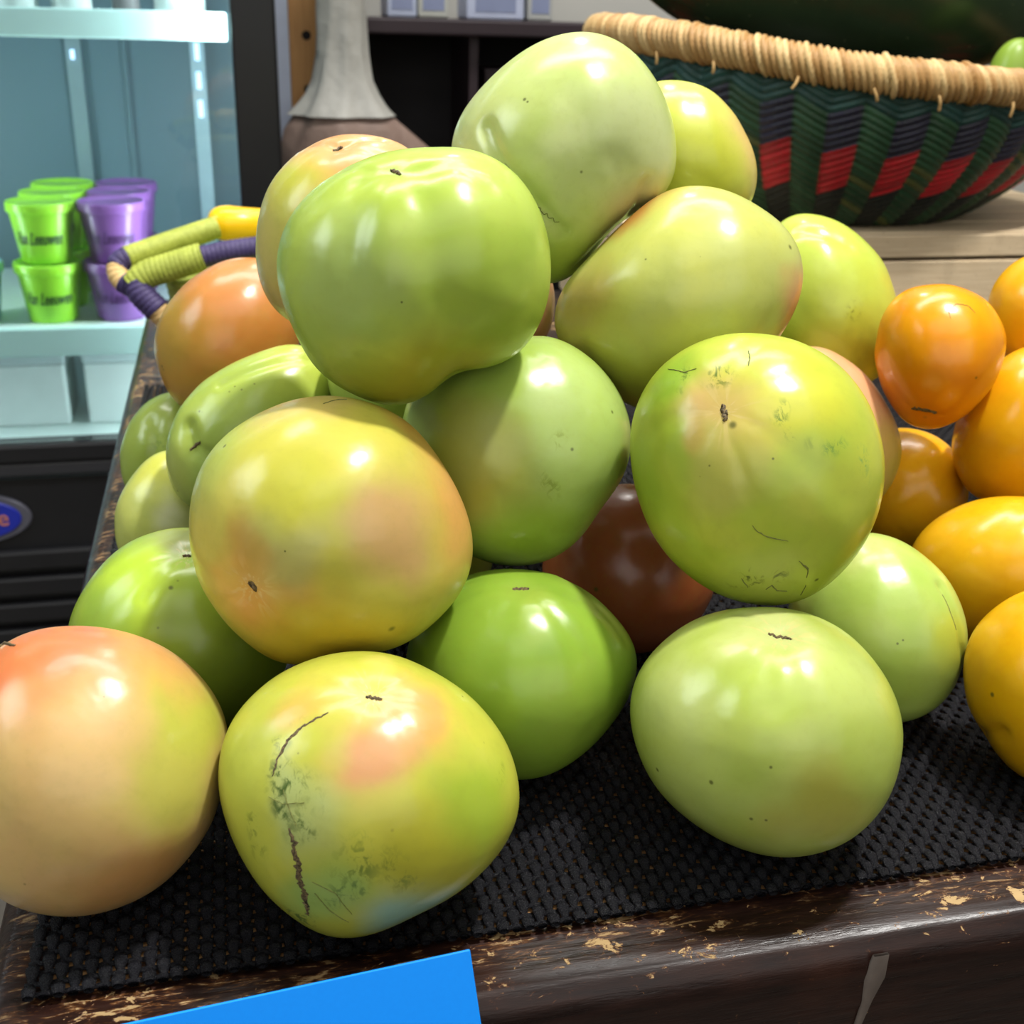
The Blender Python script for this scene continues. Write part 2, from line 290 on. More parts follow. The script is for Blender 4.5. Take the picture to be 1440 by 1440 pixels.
'Q': {'c': (0.0301,0.3203,0.0437),'w': (-0.0755,-0.8023,0.5921),'t': 0.0415,'s': [462,448,439,437,440,446,456,458,447,432,426,434,449,469,492,508,507,496,481,467,456,448,448,453,457,462,468,477,485,491,488,477],'base': ((199,201,72),(206,206,75)),'axis': (0.076,0.637,0.767),'lobes': (7,0.022,0.2),'dim': 0.05,'spots': [((154,-109,385),140,(230,172,92),0.85),((-16,-241,338),149,(222,164,106),0.9),((-159,-66,406),111,(220,188,84),0.8),((362,-271,127),181,(174,196,58),0.85),((68,-366,-210),145,(160,198,165),0.9),((-215,-308,183),116,(190,201,118),0.85),((-200,-375,-93),133,(162,192,92),0.85),((-382,-80,249),145,(195,205,80),0.6),((-24,-372,179),145,(205,200,70),0.6),((33,83,439),72,(228,215,100),0.7),((140,-401,20),169,(178,172,40),0.6)],'smudge': [((-253,-268,215),96,(72,98,36)),((-250,-292,176),72,(72,98,36)),((-255,-185,304),48,(110,125,50)),((-243,-303,-217),62,(100,125,60)),((-219,-329,136),43,(80,105,40)),((-384,-197,72),62,(110,130,40)),((-332,-269,27),48,(110,130,40)),((-115,-410,28),101,(120,140,50)),((31,-419,0),87,(130,145,50)),((446,-146,134),43,(125,150,40)),((-149,-400,-93),72,(100,130,60)),((-155,-143,379),53,(110,120,45))],'cracks': [([(-117,-129,396),(-154,-136,382),(-198,-141,364),(-242,-157,330),(-277,-186,287),(-293,-210,245)],12.1),([(-253,-313,128),(-242,-332,90),(-239,-351,26),(-236,-355,-51),(-226,-357,-105),(-218,-337,-191)],24.2),([(-199,-378,-83),(-160,-387,-143),(-97,-387,-195)],2.9),([(-204,-377,-37),(-138,-407,-68),(-87,-403,-156)],2.7),([(-262,-251,224),(-249,-286,184),(-232,-318,142)],6.0),([(-305,-236,194),(-265,-272,189),(-204,-302,207)],4.4)],'dots': [((39,-389,139),7.3),((370,-142,241),6.0),((-214,-205,313),3.9),((323,11,318),3.9)],'scar': ([(6,-82,424),(15,-84,422),(24,-89,422),(33,-92,420),(42,-94,418),(51,-96,416)],16.9),'star': ((27,-84,422),145)},
'R': {'c': (0.0978,0.3882,0.0418),'w': (-0.2099,-0.8333,0.5114),'t': 0.0425,'s': [443,434,428,424,419,416,417,417,415,413,409,404,403,408,421,440,460,468,455,435,422,414,410,405,404,410,422,432,436,438,444,447],'base': ((152,187,60),(140,176,54)),'axis': (-0.003,0.802,0.598),'lobes': (6,0.03,0.2),'dim': 0.05,'spots': [((-25,-125,395),112,(170,195,75),0.6),((-287,-174,268),169,(150,185,60),0.5),((92,-402,63),197,(158,188,66),0.6)],'dents': [([(186,368,38),(293,268,150),(405,136,156)],39.5,5.6)],'scar': ([(-42,-42,409),(-30,-45,409),(-18,-44,408),(-7,-47,408),(5,-49,408),(17,-49,407)],19.8)},
'S': {'c': (0.1716,0.4737,0.0401),'w': (-0.3075,-0.8489,0.4299),'t': 0.0404,'s': [413,413,412,411,409,407,404,402,401,400,400,400,401,403,404,406,407,408,408,407,406,405,404,404,403,404,404,406,407,409,411,412],'base': ((166,94,54),(158,84,44)),'axis': (-0.589,0.775,0.228),'lobes': (5,0.02,0),'dim': 0,'dots': [((-259,-304,65),10.1)]},
'T': {'c': (0.1769,0.329,0.044),'w': (-0.4003,-0.7447,0.5341),'t': 0.0459,'s': [506,491,475,461,446,434,428,428,432,440,447,454,460,463,464,463,463,464,460,454,450,449,449,446,444,445,452,464,477,489,503,511],'base': ((192,207,100),(180,198,84)),'axis': (-0.012,0.752,0.659),'lobes': (6,0.03,0.5),'dim': 0.05,'spots': [((-73,-40,442),160,(208,213,132),0.7),((-423,-60,224),160,(198,212,122),0.7),((-25,-455,-40),187,(186,180,70),0.7),((-193,-218,350),133,(178,200,75),0.6),((156,-239,352),160,(195,210,110),0.6),((-400,-203,-59),160,(190,205,105),0.6)],'dents': [([(3,331,303),(-28,199,408),(-1,84,450)],48.2,8.0),([(-153,389,172),(-60,353,271),(-5,338,295)],24.1,6.7),([(-241,117,387),(-173,-108,408)],80.3,5.4)],'dots': [((-185,-392,135),5.4),((-148,-409,140),5.4),((-341,-293,27),8.0),((-452,-93,-47),8.0),((-223,-377,-76),6.7),((-181,-401,-70),5.4)],'scar': ([(-64,-34,442),(-54,-44,443),(-43,-55,444),(-31,-62,442),(-21,-72,443),(-9,-80,442)],16.1),'star': ((-37,-58,443),147)},
'U': {'c': (0.2599,0.3995,0.0392),'w': (-0.4867,-0.7482,0.4509),'t': 0.0366,'s': [382,377,373,375,376,380,388,396,402,402,402,404,401,394,384,375,369,364,360,359,362,366,374,389,406,420,425,423,414,403,398,390],'base': ((180,207,90),(192,213,104)),'axis': (-0.209,0.921,0.327),'lobes': (5,0.03,0.4),'dim': 0.02,'spots': [((170,-308,102),129,(188,200,66),0.7),((-111,25,388),129,(205,215,120),0.7),((-159,-338,-46),194,(170,195,70),0.5)],'dents': [([(215,221,190),(280,123,190),(334,6,153),(363,-126,25)],22.7,16.2)],'cracks': [([(147,-201,262),(173,-249,196),(187,-281,136)],5.8)],'dots': [((-110,-325,123),5.2),((-88,-326,137),4.5)]},
'V': {'c': (0.1196,0.5948,0.1409),'w': (-0.1921,-0.9556,0.2234),'t': 0.0379,'s': [414,415,415,414,412,410,409,407,406,406,407,409,411,413,415,416,416,415,413,410,407,403,401,398,397,397,398,400,403,406,409,412],'base': ((214,160,112),(206,150,100)),'axis': (0.277,0.948,0.155),'lobes': (5,0.02,0),'dim': 0},
'y1': {'c': (0.3494,0.5243,0.1248),'w': (-0.5384,-0.808,0.2392),'t': 0.0339,'s': [316,314,312,318,330,346,369,388,392,381,363,343,326,316,313,311,313,322,330,333,336,342,344,346,351,354,360,368,365,353,338,322],'base': ((249,168,14),(247,156,10)),'axis': (-0.041,-0.835,0.549),'lobes': (5,0.025,0),'dim': 0.04,'spots': [((-202,-251,-152),235,(235,130,15),0.5)],'cracks': [([(-109,-214,239),(-104,-178,273),(-55,-159,299),(2,-177,291),(23,-214,264)],5.1)],'dots': [((11,-326,-32),7.9),((-148,-201,-283),15.7)],'scar': ([(-214,-173,-241),(-201,-200,-237),(-181,-217,-237),(-161,-233,-236),(-138,-245,-237),(-112,-252,-240)],35.4)},
'y2': {'c': (0.4387,0.5597,0.1354),'w': (-0.6046,-0.7712,0.1993),'t': 0.0331,'s': [334,330,327,325,325,326,328,332,336,340,342,343,342,338,333,327,322,317,313,311,311,314,317,323,329,335,340,344,346,345,343,339],'base': ((248,184,24),(245,178,18)),'axis': (-0.175,0.896,0.408),'lobes': (5,0.02,0),'dim': 0},
'y3': {'c': (0.4048,0.5133,0.0829),'w': (-0.5929,-0.7517,0.2887),'t': 0.04,'s': [372,384,397,411,424,433,433,432,432,429,427,421,413,400,380,368,361,351,352,364,375,391,421,449,462,457,435,410,390,379,372,368],'base': ((248,184,20),(244,178,16)),'axis': (0.425,0.054,0.904),'lobes': (5,0.02,0),'dim': 0},
'y4': {'c': (0.3627,0.5553,0.0354),'w': (-0.5131,-0.7855,0.346),'t': 0.0339,'s': [362,362,361,361,361,361,360,360,360,359,358,357,355,354,352,351,350,350,350,350,351,352,354,355,357,359,360,361,362,362,362,362],'base': ((249,188,26),(246,182,18)),'axis': (-0.153,-0.356,0.922),'lobes': (5,0.02,0),'dim': 0},
'y5': {'c': (0.352,0.4445,0.0381),'w': (-0.571,-0.7211,0.3925),'t': 0.0396,'s': [437,444,447,442,427,413,397,382,377,373,369,374,378,381,392,396,399,405,407,414,421,418,406,387,372,365,365,370,378,391,408,425],'base': ((250,190,24),(247,184,18)),'axis': (0.055,0.996,0.07),'lobes': (5,0.025,0.3),'dim': 0.03},
'y6': {'c': (0.3088,0.3466,0.0387),'w': (-0.5903,-0.6625,0.4612),'t': 0.0354,'s': [345,339,337,339,340,345,362,384,399,401,390,374,356,338,328,319,312,315,318,323,338,354,367,384,395,396,389,380,371,365,360,353],'base': ((248,188,18),(245,182,14)),'axis': (-0.211,0.914,0.346),'lobes': (5,0.025,0.6),'dim': 0.03,'dents': [([(-306,-233,31),(-216,-266,24),(-134,-233,225)],31.7,15.9)],'dots': [((-336,-75,31),9.5)]},
'X1': {'c': (0.0719,0.5149,0.0419),'w': (-0.1258,-0.9004,0.4164),'t': 0.0418,'s': [418,417,418,418,418,419,420,420,421,422,422,423,423,423,423,423,423,423,423,423,423,423,423,423,423,422,422,421,420,420,419,418],'base': ((180,200,85),(168,192,75)),'axis': (0.12,0.938,0.324),'lobes': (5,0.03,0),'dim': 0},
'X2': {'c': (0.052,0.638,0.042),'w': (-0.0761,-0.9342,0.3484),'t': 0.0404,'s': [411,412,413,415,416,418,419,419,420,420,419,419,419,418,418,418,418,419,419,419,420,420,419,418,417,416,414,413,412,411,410,410],'base': ((180,200,85),(168,192,75)),'axis': (0.125,0.956,0.266),'lobes': (5,0.03,0),'dim': 0},
'X3': {'c': (0.0772,0.5574,0.116),'w': (-0.1318,-0.951,0.2798),'t': 0.038,'s': [380,380,380,380,380,380,380,380,380,380,380,380,380,380,380,380,380,380,380,380,380,380,380,380,380,380,380,380,380,380,380,380],'base': ((180,200,85),(168,192,75)),'axis': (0.12,0.976,0.182),'lobes': (5,0.03,0),'dim': 0},
'X4': {'c': (0.2687,0.6236,0.0415),'w': (-0.3734,-0.8665,0.3313),'t': 0.0408,'s': [417,416,416,416,417,417,418,419,419,419,418,417,416,414,412,411,409,408,408,408,409,411,412,414,416,417,418,419,419,419,418,418],'base': ((180,200,85),(168,192,75)),'axis': (0.089,0.973,0.211),'lobes': (5,0.03,0),'dim': 0},
'X5': {'c': (0.2409,0.5996,0.1176),'w': (-0.3616,-0.8999,0.2438),'t': 0.0429,'s': [433,431,430,430,429,429,430,431,432,433,433,434,433,432,430,427,425,422,420,419,418,418,419,421,423,425,428,430,432,433,434,433],'base': ((180,200,85),(168,192,75)),'axis': (0.093,0.988,0.12),'lobes': (5,0.03,0),'dim': 0},
'X6': {'c': (0.0372,0.7156,0.0394),'w': (-0.0493,-0.9467,0.3182),'t': 0.0386,'s': [389,390,392,394,396,397,398,398,398,398,397,396,395,395,395,395,396,396,397,398,398,398,398,396,395,393,391,389,388,387,387,387],'base': ((180,200,85),(168,192,75)),'axis': (0.128,0.963,0.236),'lobes': (5,0.03,0),'dim': 0},
'X7': {'c': (0.469,0.5858,0.0337),'w': (-0.5938,-0.7417,0.3119),'t': 0.032,'s': [323,321,321,323,327,332,337,341,345,346,344,340,334,328,321,316,312,310,310,313,317,322,329,335,341,344,346,344,341,336,331,326],'base': ((248,188,18),(245,182,14)),'axis': (0.053,0.983,0.174),'lobes': (5,0.02,0),'dim': 0},
'X8': {'c': (0.1413,0.6317,0.0422),'w': (-0.2049,-0.916,0.3449),'t': 0.0421,'s': [423,423,423,423,423,424,424,424,424,424,424,424,424,424,424,423,423,423,423,422,422,422,422,421,421,421,421,421,421,422,422,422],'base': ((180,200,85),(168,192,75)),'axis': (0.111,0.964,0.24),'lobes': (5,0.03,0),'dim': 0},
}


# ------------------------------------------------------------------ the fruit
_bm = bm_new(); bmesh.ops.create_icosphere(_bm, subdivisions=6, radius=1.0)
ICO_V = np.array([v.co[:] for v in _bm.verts]); ICO_F = np.array([[v.index for v in f.verts] for f in _bm.faces]); _bm.free()
_bm = bm_new(); bmesh.ops.create_icosphere(_bm, subdivisions=5, radius=1.0)
ICO_v = np.array([v.co[:] for v in _bm.verts]); ICO_f = np.array([[v.index for v in f.verts] for f in _bm.faces]); _bm.free()

def fourier(s, th, kmax):
    n = len(s); F_ = np.fft.rfft(s) / n
    r = np.full(len(th), F_[0].real)
    for k in range(1, kmax + 1):
        a = 2 * F_[k] if k < n // 2 else F_[k]
        r += a.real * np.cos(k * (th + PI)) - a.imag * np.sin(k * (th + PI))
    return r

def smooth01(x):
    x = np.clip(x, 0, 1); return x * x * (3 - 2 * x)

def fruit_mesh(key, r):
    D, F = (ICO_v, ICO_f) if key[0] == 'X' else (ICO_V, ICO_F)
    w = np.array(r['w']); w /= np.linalg.norm(w)
    u = np.cross([0, 0, 1.0], w); u /= np.linalg.norm(u); v = np.cross(w, u)
    s = np.array(r['s']) * 1e-4
    th = np.arctan2(D[:, 1], D[:, 0]); rr = np.hypot(D[:, 0], D[:, 1])
    full = fourier(s, th, 14); low = fourier(np.array(r['s']) * 1e-4, th, 2)
    k1 = fourier(s, th, 0)
    se = low + (full - low) * rr ** 3
    Q = np.stack([D[:, 0] * se, D[:, 1] * se, D[:, 2] * r['t']], -1)
    # seams (lobes) that run from the stem end, and the hollow at that end
    ax = np.array(r['axis']); ax /= np.linalg.norm(ax)
    e1 = np.cross(ax, [.3, .9, .2]); e1 /= np.linalg.norm(e1); e2 = np.cross(ax, e1)
    cp = D @ ax; psi = np.arccos(np.clip(cp, -1, 1)); az = np.arctan2(D @ e2, D @ e1)
    n, amp, ph = r['lobes']
    sd = sum(ord(ch) for ch in key)
    wob = .5 * np.sin(az * 2 + sd) + .3 * np.sin(az * 3 + 2.1 * sd)
    val = ((1 + np.cos(n * az + ph * 6 + wob)) / 2) ** 3
    disp = -amp * val * np.sin(psi) * (.55 + .45 * cp)
    disp -= r['dim'] * np.exp(-(psi / .20) ** 2)
    low_n = .008 * (np.sin(D @ [3.1, 1.7, 2.3] + sd) + np.sin(D @ [-1.9, 3.3, 2.6] + 2 * sd))
    disp += low_n
    win = 1 - .85 * smooth01((rr - .80) / .19)
    Q *= (1 + disp * win)[:, None]
    for pts, wd, dp in r.get('dents', []):
        P = np.array(pts, float) * 1e-4; wd = wd * 1e-4; dp = dp * 1e-4
        best = np.full(len(Q), 9.0)
        for a, b in zip(P[:-1], P[1:]):
            ab = b - a; tt = np.clip(((Q - a) @ ab) / (ab @ ab), 0, 1)
            best = np.minimum(best, np.linalg.norm(Q - (a + tt[:, None] * ab), axis=1))
        Q -= (Q / np.linalg.norm(Q, axis=1)[:, None]) * (dp * np.exp(-(best / wd) ** 2))[:, None]
    W = Q[:, :1] * u + Q[:, 1:2] * v + Q[:, 2:] * w
    zmin = -r['c'][2]
    W[:, 2] = np.maximum(W[:, 2], zmin + .0004)
    me = mesh_np('tomato', W, F)
    return me, W, F

def ribbon(name, pts, width, bvh, lift=.00012, hump=.00035, seed=1):
    """a thin raised corky scar that follows the skin"""
    rg = random.Random(seed)
    P = [Vector(p) for p in pts]
    C = []
    for a, b in zip(P[:-1], P[1:]):
        k = max(2, int((b - a).length / .0008))
        for i in range(k): C.append(a.lerp(b, i / k))
    C.append(P[-1])
    V = []; F = []; m = len(C); ns = 5
    cs = []
    for i, c in enumerate(C):
        j = c + Vector((rg.uniform(-1, 1), rg.uniform(-1, 1), rg.uniform(-1, 1))) * width * .22
        co, no, _, _ = bvh.find_nearest(j); cs.append((co, no))
    for i in range(m):
        co, no = cs[i]
        t = (cs[min(i + 1, m - 1)][0] - cs[max(i - 1, 0)][0])
        if t.length < 1e-7: t = Vector((1, 0, 0))
        sd = no.cross(t).normalized()
        e = i / (m - 1)
        wd = width * (.35 + .65 * math.sin(PI * min(1, max(0, e))) ** .6) * rg.uniform(.55, 1.25) * .5
        for q in range(ns):
            x = -1 + 2 * q / (ns - 1)
            s_co, s_no, _, _ = bvh.find_nearest(co + sd * wd * x)
            V.append(s_co + s_no * (lift * (1 - abs(x)) + hump * (1 - x * x) * rg.uniform(.5, 1) - .00005 * abs(x)))
    for i in range(m - 1):
        for q in range(ns - 1):
            F.append((i * ns + q, i * ns + q + 1, (i + 1) * ns + q + 1, (i + 1) * ns + q))
    return mesh_np(name, V, F)

def mat_cork(name, c1, c2):
    t = NT(name); P = t.obj()
    n = t.noise(P, 1400, 4, .7)
    c = t.mix(t.ramp(n.outputs[0], .35, .65), lin(c1), lin(c2))
    t.bump(n.outputs[0], .6, .0005)
    return t.set(c, .75)
CORK = mat_cork('corky_scar', (56, 46, 28), (120, 100, 62))
CRACK = mat_cork('crack_scar', (92, 100, 40), (124, 124, 58))

LABELS = {
'A': 'pale green tomato at the very top of the pile with a creased left side',
'B': 'large ribbed bright green tomato perched high at the left front of the pile',
'C': 'yellow tomato with orange blushed top peeking out behind the big ribbed green one',
'D': 'yellow green tomato half hidden behind the topmost one, in front of the large basket',
'E': 'broad yellow green tomato with orange edges, right below the topmost tomato',
'F': 'lime green tomato with one grey smudge, beside the orange tomatoes at the right back',
'G': 'green tomato with star shaped blossom end and dark scratches at the right front',
'H': 'salmon pink tomato showing only a sliver behind the scratched star ended green tomato',
'I': 'smooth green tomato in the pile centre with a sharp shadow across its upper left',
'J': 'large yellow tomato with orange blush and black blossom scar, left front of the pile',
'K': 'long flattened green tomato with a folded dimple, behind the large yellow orange one',
'L': 'deep orange tomato below the wrapped basket handles at the left of the pile',
'M': 'small green tomato farthest back along the left edge of the table',
'N': 'pale yellow green tomato against the left table edge under the folded one',
'O': 'dark lime green tomato at the left, behind the peach coloured front one',
'P': 'peach and yellow tomato at the front left table corner, cut by the picture edge',
'Q': 'front tomato with a long dark zipper scar and green bruising down its left side',
'R': 'grass green tomato at the bottom centre with a brown scar on top',
'S': 'dark orange tomato sitting deep in the shadow at the middle of the pile',
'T': 'plain pale green tomato standing alone at the front right of the mat',
'U': 'green tomato with a long crease at its right side, next to the yellow tomatoes',
'V': 'pinkish tomato showing only in a small gap below the topmost tomato',
'y1': 'orange tomato with a torn dark stem scar below, nearest the wooden crate',
'y2': 'yellow orange tomato at the far right in front of the crate slats',
'y3': 'big golden tomato at the right edge below the crate, resting on others',
'y4': 'small golden tomato tucked low between the pink sliver and the big golden one',
'y5': 'golden tomato lying at the right edge with a shadow across its right part',
'y6': 'front golden tomato at the lower right edge with a bumpy underside',
'X1': 'hidden green tomato inside the heap behind the large yellow orange one',
'X2': 'hidden green tomato on the mat at the back left of the heap',
'X3': 'hidden green tomato carrying the orange topped one inside the heap',
'X4': 'hidden green tomato on the mat at the back right of the heap',
'X5': 'hidden green tomato carrying the half hidden one behind the heap',
'X6': 'hidden green tomato on the mat below the deep orange one',
'X7': 'hidden golden tomato on the mat under the one by the crate slats',
'X8': 'hidden green tomato on the mat at the middle back of the heap',
}
for key, r in FRUIT.items():
    me, W, F = fruit_mesh(key, r)
    yel = key[0] == 'y' or key == 'X7'
    ob = link('yellow_tomato' if yel else 'green_tomato', me, mat_fruit(key, r), loc=r['c'])
    tag(ob, LABELS[key], 'tomato', 'yellow tomatoes at the right' if yel else 'heirloom tomatoes piled on the black mat')
    if 'scar' in r or 'cracks' in r:
        bvh = BVHTree.FromPolygons([tuple(p) for p in W], [tuple(f) for f in F])
        if 'scar' in r:
            pts, wd = r['scar']
            link('blossom_scar', ribbon('blossom_scar', [[x * 1e-4 for x in p] for p in pts], wd * 1.0e-4, bvh, .0002, .0006, len(key) + 3), CORK, ob)
        for i, (pts, wd) in enumerate(r.get('cracks', [])):
            link('skin_crack', ribbon('skin_crack', [[x * 1e-4 for x in p] for p in pts], wd * 1.0e-4, bvh, .00008, .00025, i + 11), CORK if wd > 10 and key == 'Q' else CRACK, ob)

# ------------------------------------------------------------------ the table and its mat
def mat_table():
    t = NT('dark_stained_wood'); P = t.obj()
    mp = t.new('ShaderNodeMapping'); t.L(P, mp.inputs[0]); mp.inputs['Scale'].default_value = (3, 26, 26)
    g = t.noise(mp.outputs[0], 8, 5, .65)
    c = t.mix(t.ramp(g.outputs[0], .3, .7), lin((24, 13, 11)), lin((42, 24, 19)))
    warm = t.noise(P, 18, 3)
    c = t.mix(t.ramp(warm.outputs[0], .5, .75, 0, .5), c, lin((66, 36, 24)))
    # chips down to the pale wood, most of them along the rounded edge
    sep = t.new('ShaderNodeSeparateXYZ'); t.L(P, sep.inputs[0])
    mp2 = t.new('ShaderNodeMapping'); t.L(P, mp2.inputs[0]); mp2.inputs['Scale'].default_value = (1, 1.5, 1.8)
    chip = t.noise(mp2.outputs[0], 130, 6, .7, .5)
    zone = t.noise(P, 14, 2)
    face = t.noise(P, 62, 5, .62, .3)
    edge = t.ramp(sep.outputs[2], -.016, -.003, 0, .105)
    edge = t.math('MULTIPLY', edge, t.ramp(zone.outputs[0], .38, .62, .35, 1.15))
    f = t.math('MAXIMUM', t.ramp(t.math('ADD', chip.outputs[0], edge), .675, .705), t.ramp(face.outputs[0], .70, .715))
    wood = t.mix(g.outputs[0], lin((138, 112, 66)), lin((198, 168, 122)))
    halo = t.ramp(t.math('ADD', chip.outputs[0], edge), .63, .71, 0, .7)
    # worn strips beside the mat, along the front and the left edge
    mp4 = t.new('ShaderNodeMapping'); t.L(P, mp4.inputs[0]); mp4.inputs['Scale'].default_value = (.35, 1.6, 1)
    wn = t.noise(mp4.outputs[0], 210, 5, .7, .4)
    band = t.math('MULTIPLY', t.ramp(sep.outputs[1], TY0 + .012, TY0 + .021), t.ramp(sep.outputs[1], TY0 + .034, TY0 + .029))
    bandl = t.math('MULTIPLY', t.ramp(sep.outputs[0], TX0 + .003, TX0 + .008), t.ramp(sep.outputs[0], TX0 + .024, TX0 + .018))
    band = t.math('MULTIPLY', band, t.ramp(sep.outputs[0], .16, .02, .55, 1))
    worn = t.math('MULTIPLY', t.math('MAXIMUM', band, bandl), t.ramp(zone.outputs[0], .35, .55, .25, 1))
    c = t.mix(t.math('MULTIPLY', worn, t.ramp(wn.outputs[0], .50, .62, 0, .85)), c, lin((118, 76, 40)))
    f = t.math('MAXIMUM', f, t.math('MULTIPLY', worn, t.ramp(wn.outputs[0], .585, .63)))
    c = t.mix(halo, c, lin((112, 66, 34)))
    c = t.mix(f, c, wood)
    # fine scratches
    mp3 = t.new('ShaderNodeMapping'); t.L(P, mp3.inputs[0]); mp3.inputs['Scale'].default_value = (9, 1, 1.6); mp3.inputs['Rotation'].default_value = (0, .35, .2)
    scr = t.noise(mp3.outputs[0], 60, 3, .6)
    c = t.mix(t.ramp(scr.outputs[0], .735, .76, 0, .7), c, lin((150, 120, 84)))
    t.bump(t.math('SUBTRACT', g.outputs[0], t.math('MULTIPLY', f, .8)), .35, .0012)
    ro = t.math('ADD', t.math('MULTIPLY', f, .4), t.ramp(g.outputs[0], .2, .8, .24, .42))
    return t.set(c, ro, .32)

def mat_board():
    t = NT('bare_wood_board'); P = t.obj()
    mp = t.new('ShaderNodeMapping'); t.L(P, mp.inputs[0]); mp.inputs['Scale'].default_value = (2, 30, 20)
    g = t.noise(mp.outputs[0], 10, 4)
    n = t.noise(P, 160, 3)
    c = t.mix(g.outputs[0], lin((190, 130, 78)), lin((236, 190, 130)))
    c = t.mix(t.ramp(n.outputs[0], .45, .65), c, lin((60, 34, 22)))
    return t.set(c, .5)

TX0, TX1, TY0, TY1 = -.0945, 1.02, .2705, 1.28
M_TABLE = mat_table()
table = empty('display_table', (0, 0, -Z0))
tag(table, 'worn dark brown wooden display table with a chipped rounded edge', 'table')
def tpart(name, b, mat, bev=0.0, seg=2):
    return box(name, (b[0], b[1], b[2], b[3], b[4] + Z0, b[5] + Z0), mat, table, bev, seg)
# top board with a bullnose: profile swept round the outline; own origin at table-top height so the wear sits on its edge
def top_board():
    R = .013; H_ = .034; z_top = -.0056
    prof = []
    for i in range(9):
        a = PI / 2 * i / 8; prof.append((R - R * math.sin(a), z_top - R + R * math.cos(a)))   # inset, z
    prof += [(0, -H_ + .001), (.001, -H_)]
    V = []; F = []
    for ins, z in prof:
        V += [(TX0 + ins, TY0 + ins, z), (TX1 - ins, TY0 + ins, z), (TX1 - ins, TY1 - ins, z), (TX0 + ins, TY1 - ins, z)]
    for i in range(len(prof) - 1):
        for j in range(4): F.append((i * 4 + j, i * 4 + (j + 1) % 4, (i + 1) * 4 + (j + 1) % 4, (i + 1) * 4 + j))
    bm = bm_new(); vs = [bm.verts.new(v) for v in V]
    for f in F: bm.faces.new([vs[k] for k in f])
    bm.faces.new(vs[:4]); bm.faces.new(vs[-4:][::-1])
    return bm_done('top_board', bm)
tb = link('top_board', top_board(), M_TABLE, table, (0, 0, Z0))
ang = tb.modifiers.new('edge', 'EDGE_SPLIT'); ang.split_angle = math.radians(35)
tpart('inlay_board', (-.074, .697, .3015, .942, -.0058, -.0048), mat_board())
def apart(name, b):
    o = box(name, b, M_TABLE, table); o.location = (0, 0, Z0); return o
apart('front_apron', (TX0 + .004, TX1 - .004, TY0 + .0004, TY0 + .024, -.17, -.0335))
apart('side_apron', (TX0 + .004, TX0 + .024, TY0 + .024, TY1 - .004, -.17, -.0335))
apart('side_apron', (TX1 - .024, TX1 - .004, TY0 + .024, TY1 - .004, -.17, -.0335))
apart('back_apron', (TX0 + .024, TX1 - .024, TY1 - .024, TY1 - .004, -.17, -.0335))
for lx in (TX0 + .03, TX1 - .09):
    for ly in (TY0 + .03, TY1 - .09):
        tpart('leg', (lx, lx + .06, ly, ly + .06, -Z0, -.034), M_TABLE, .004)
# grey smear that runs down the front
def smear():
    pts = [(.1985, .0), (.1975, -.010), (.1962, -.020), (.1945, -.030), (.1935, -.045), (.1930, -.06), (.1926, -.075)]
    V = []; F = []
    for i, (x, z) in enumerate(pts):
        wv = (.0022 + .0009 * math.sin(i * 1.7)) * (1.0 + .25 * (i < 2))
        zz = z - .0105
        yb = TY0 - .00035
        V += [(x - wv, yb, zz), (x + wv, yb, zz), (x - wv, yb + .0012, zz), (x + wv, yb + .0012, zz)]
    for i in range(len(pts) - 1):
        a = i * 4; b = a + 4
        F += [(a, a + 1, b + 1, b), (a + 2, b + 2, b + 3, a + 3), (a, b, b + 2, a + 2), (a + 1, a + 3, b + 3, b + 1)]
    return mesh_np('paint_smear', V, F)
sm = link('paint_smear', smear(), plain('grey_smear', (112, 100, 92), .7, var=.15, scale=200), table, (0, 0, Z0))
sm['label'] = 'grey smear running down the front'

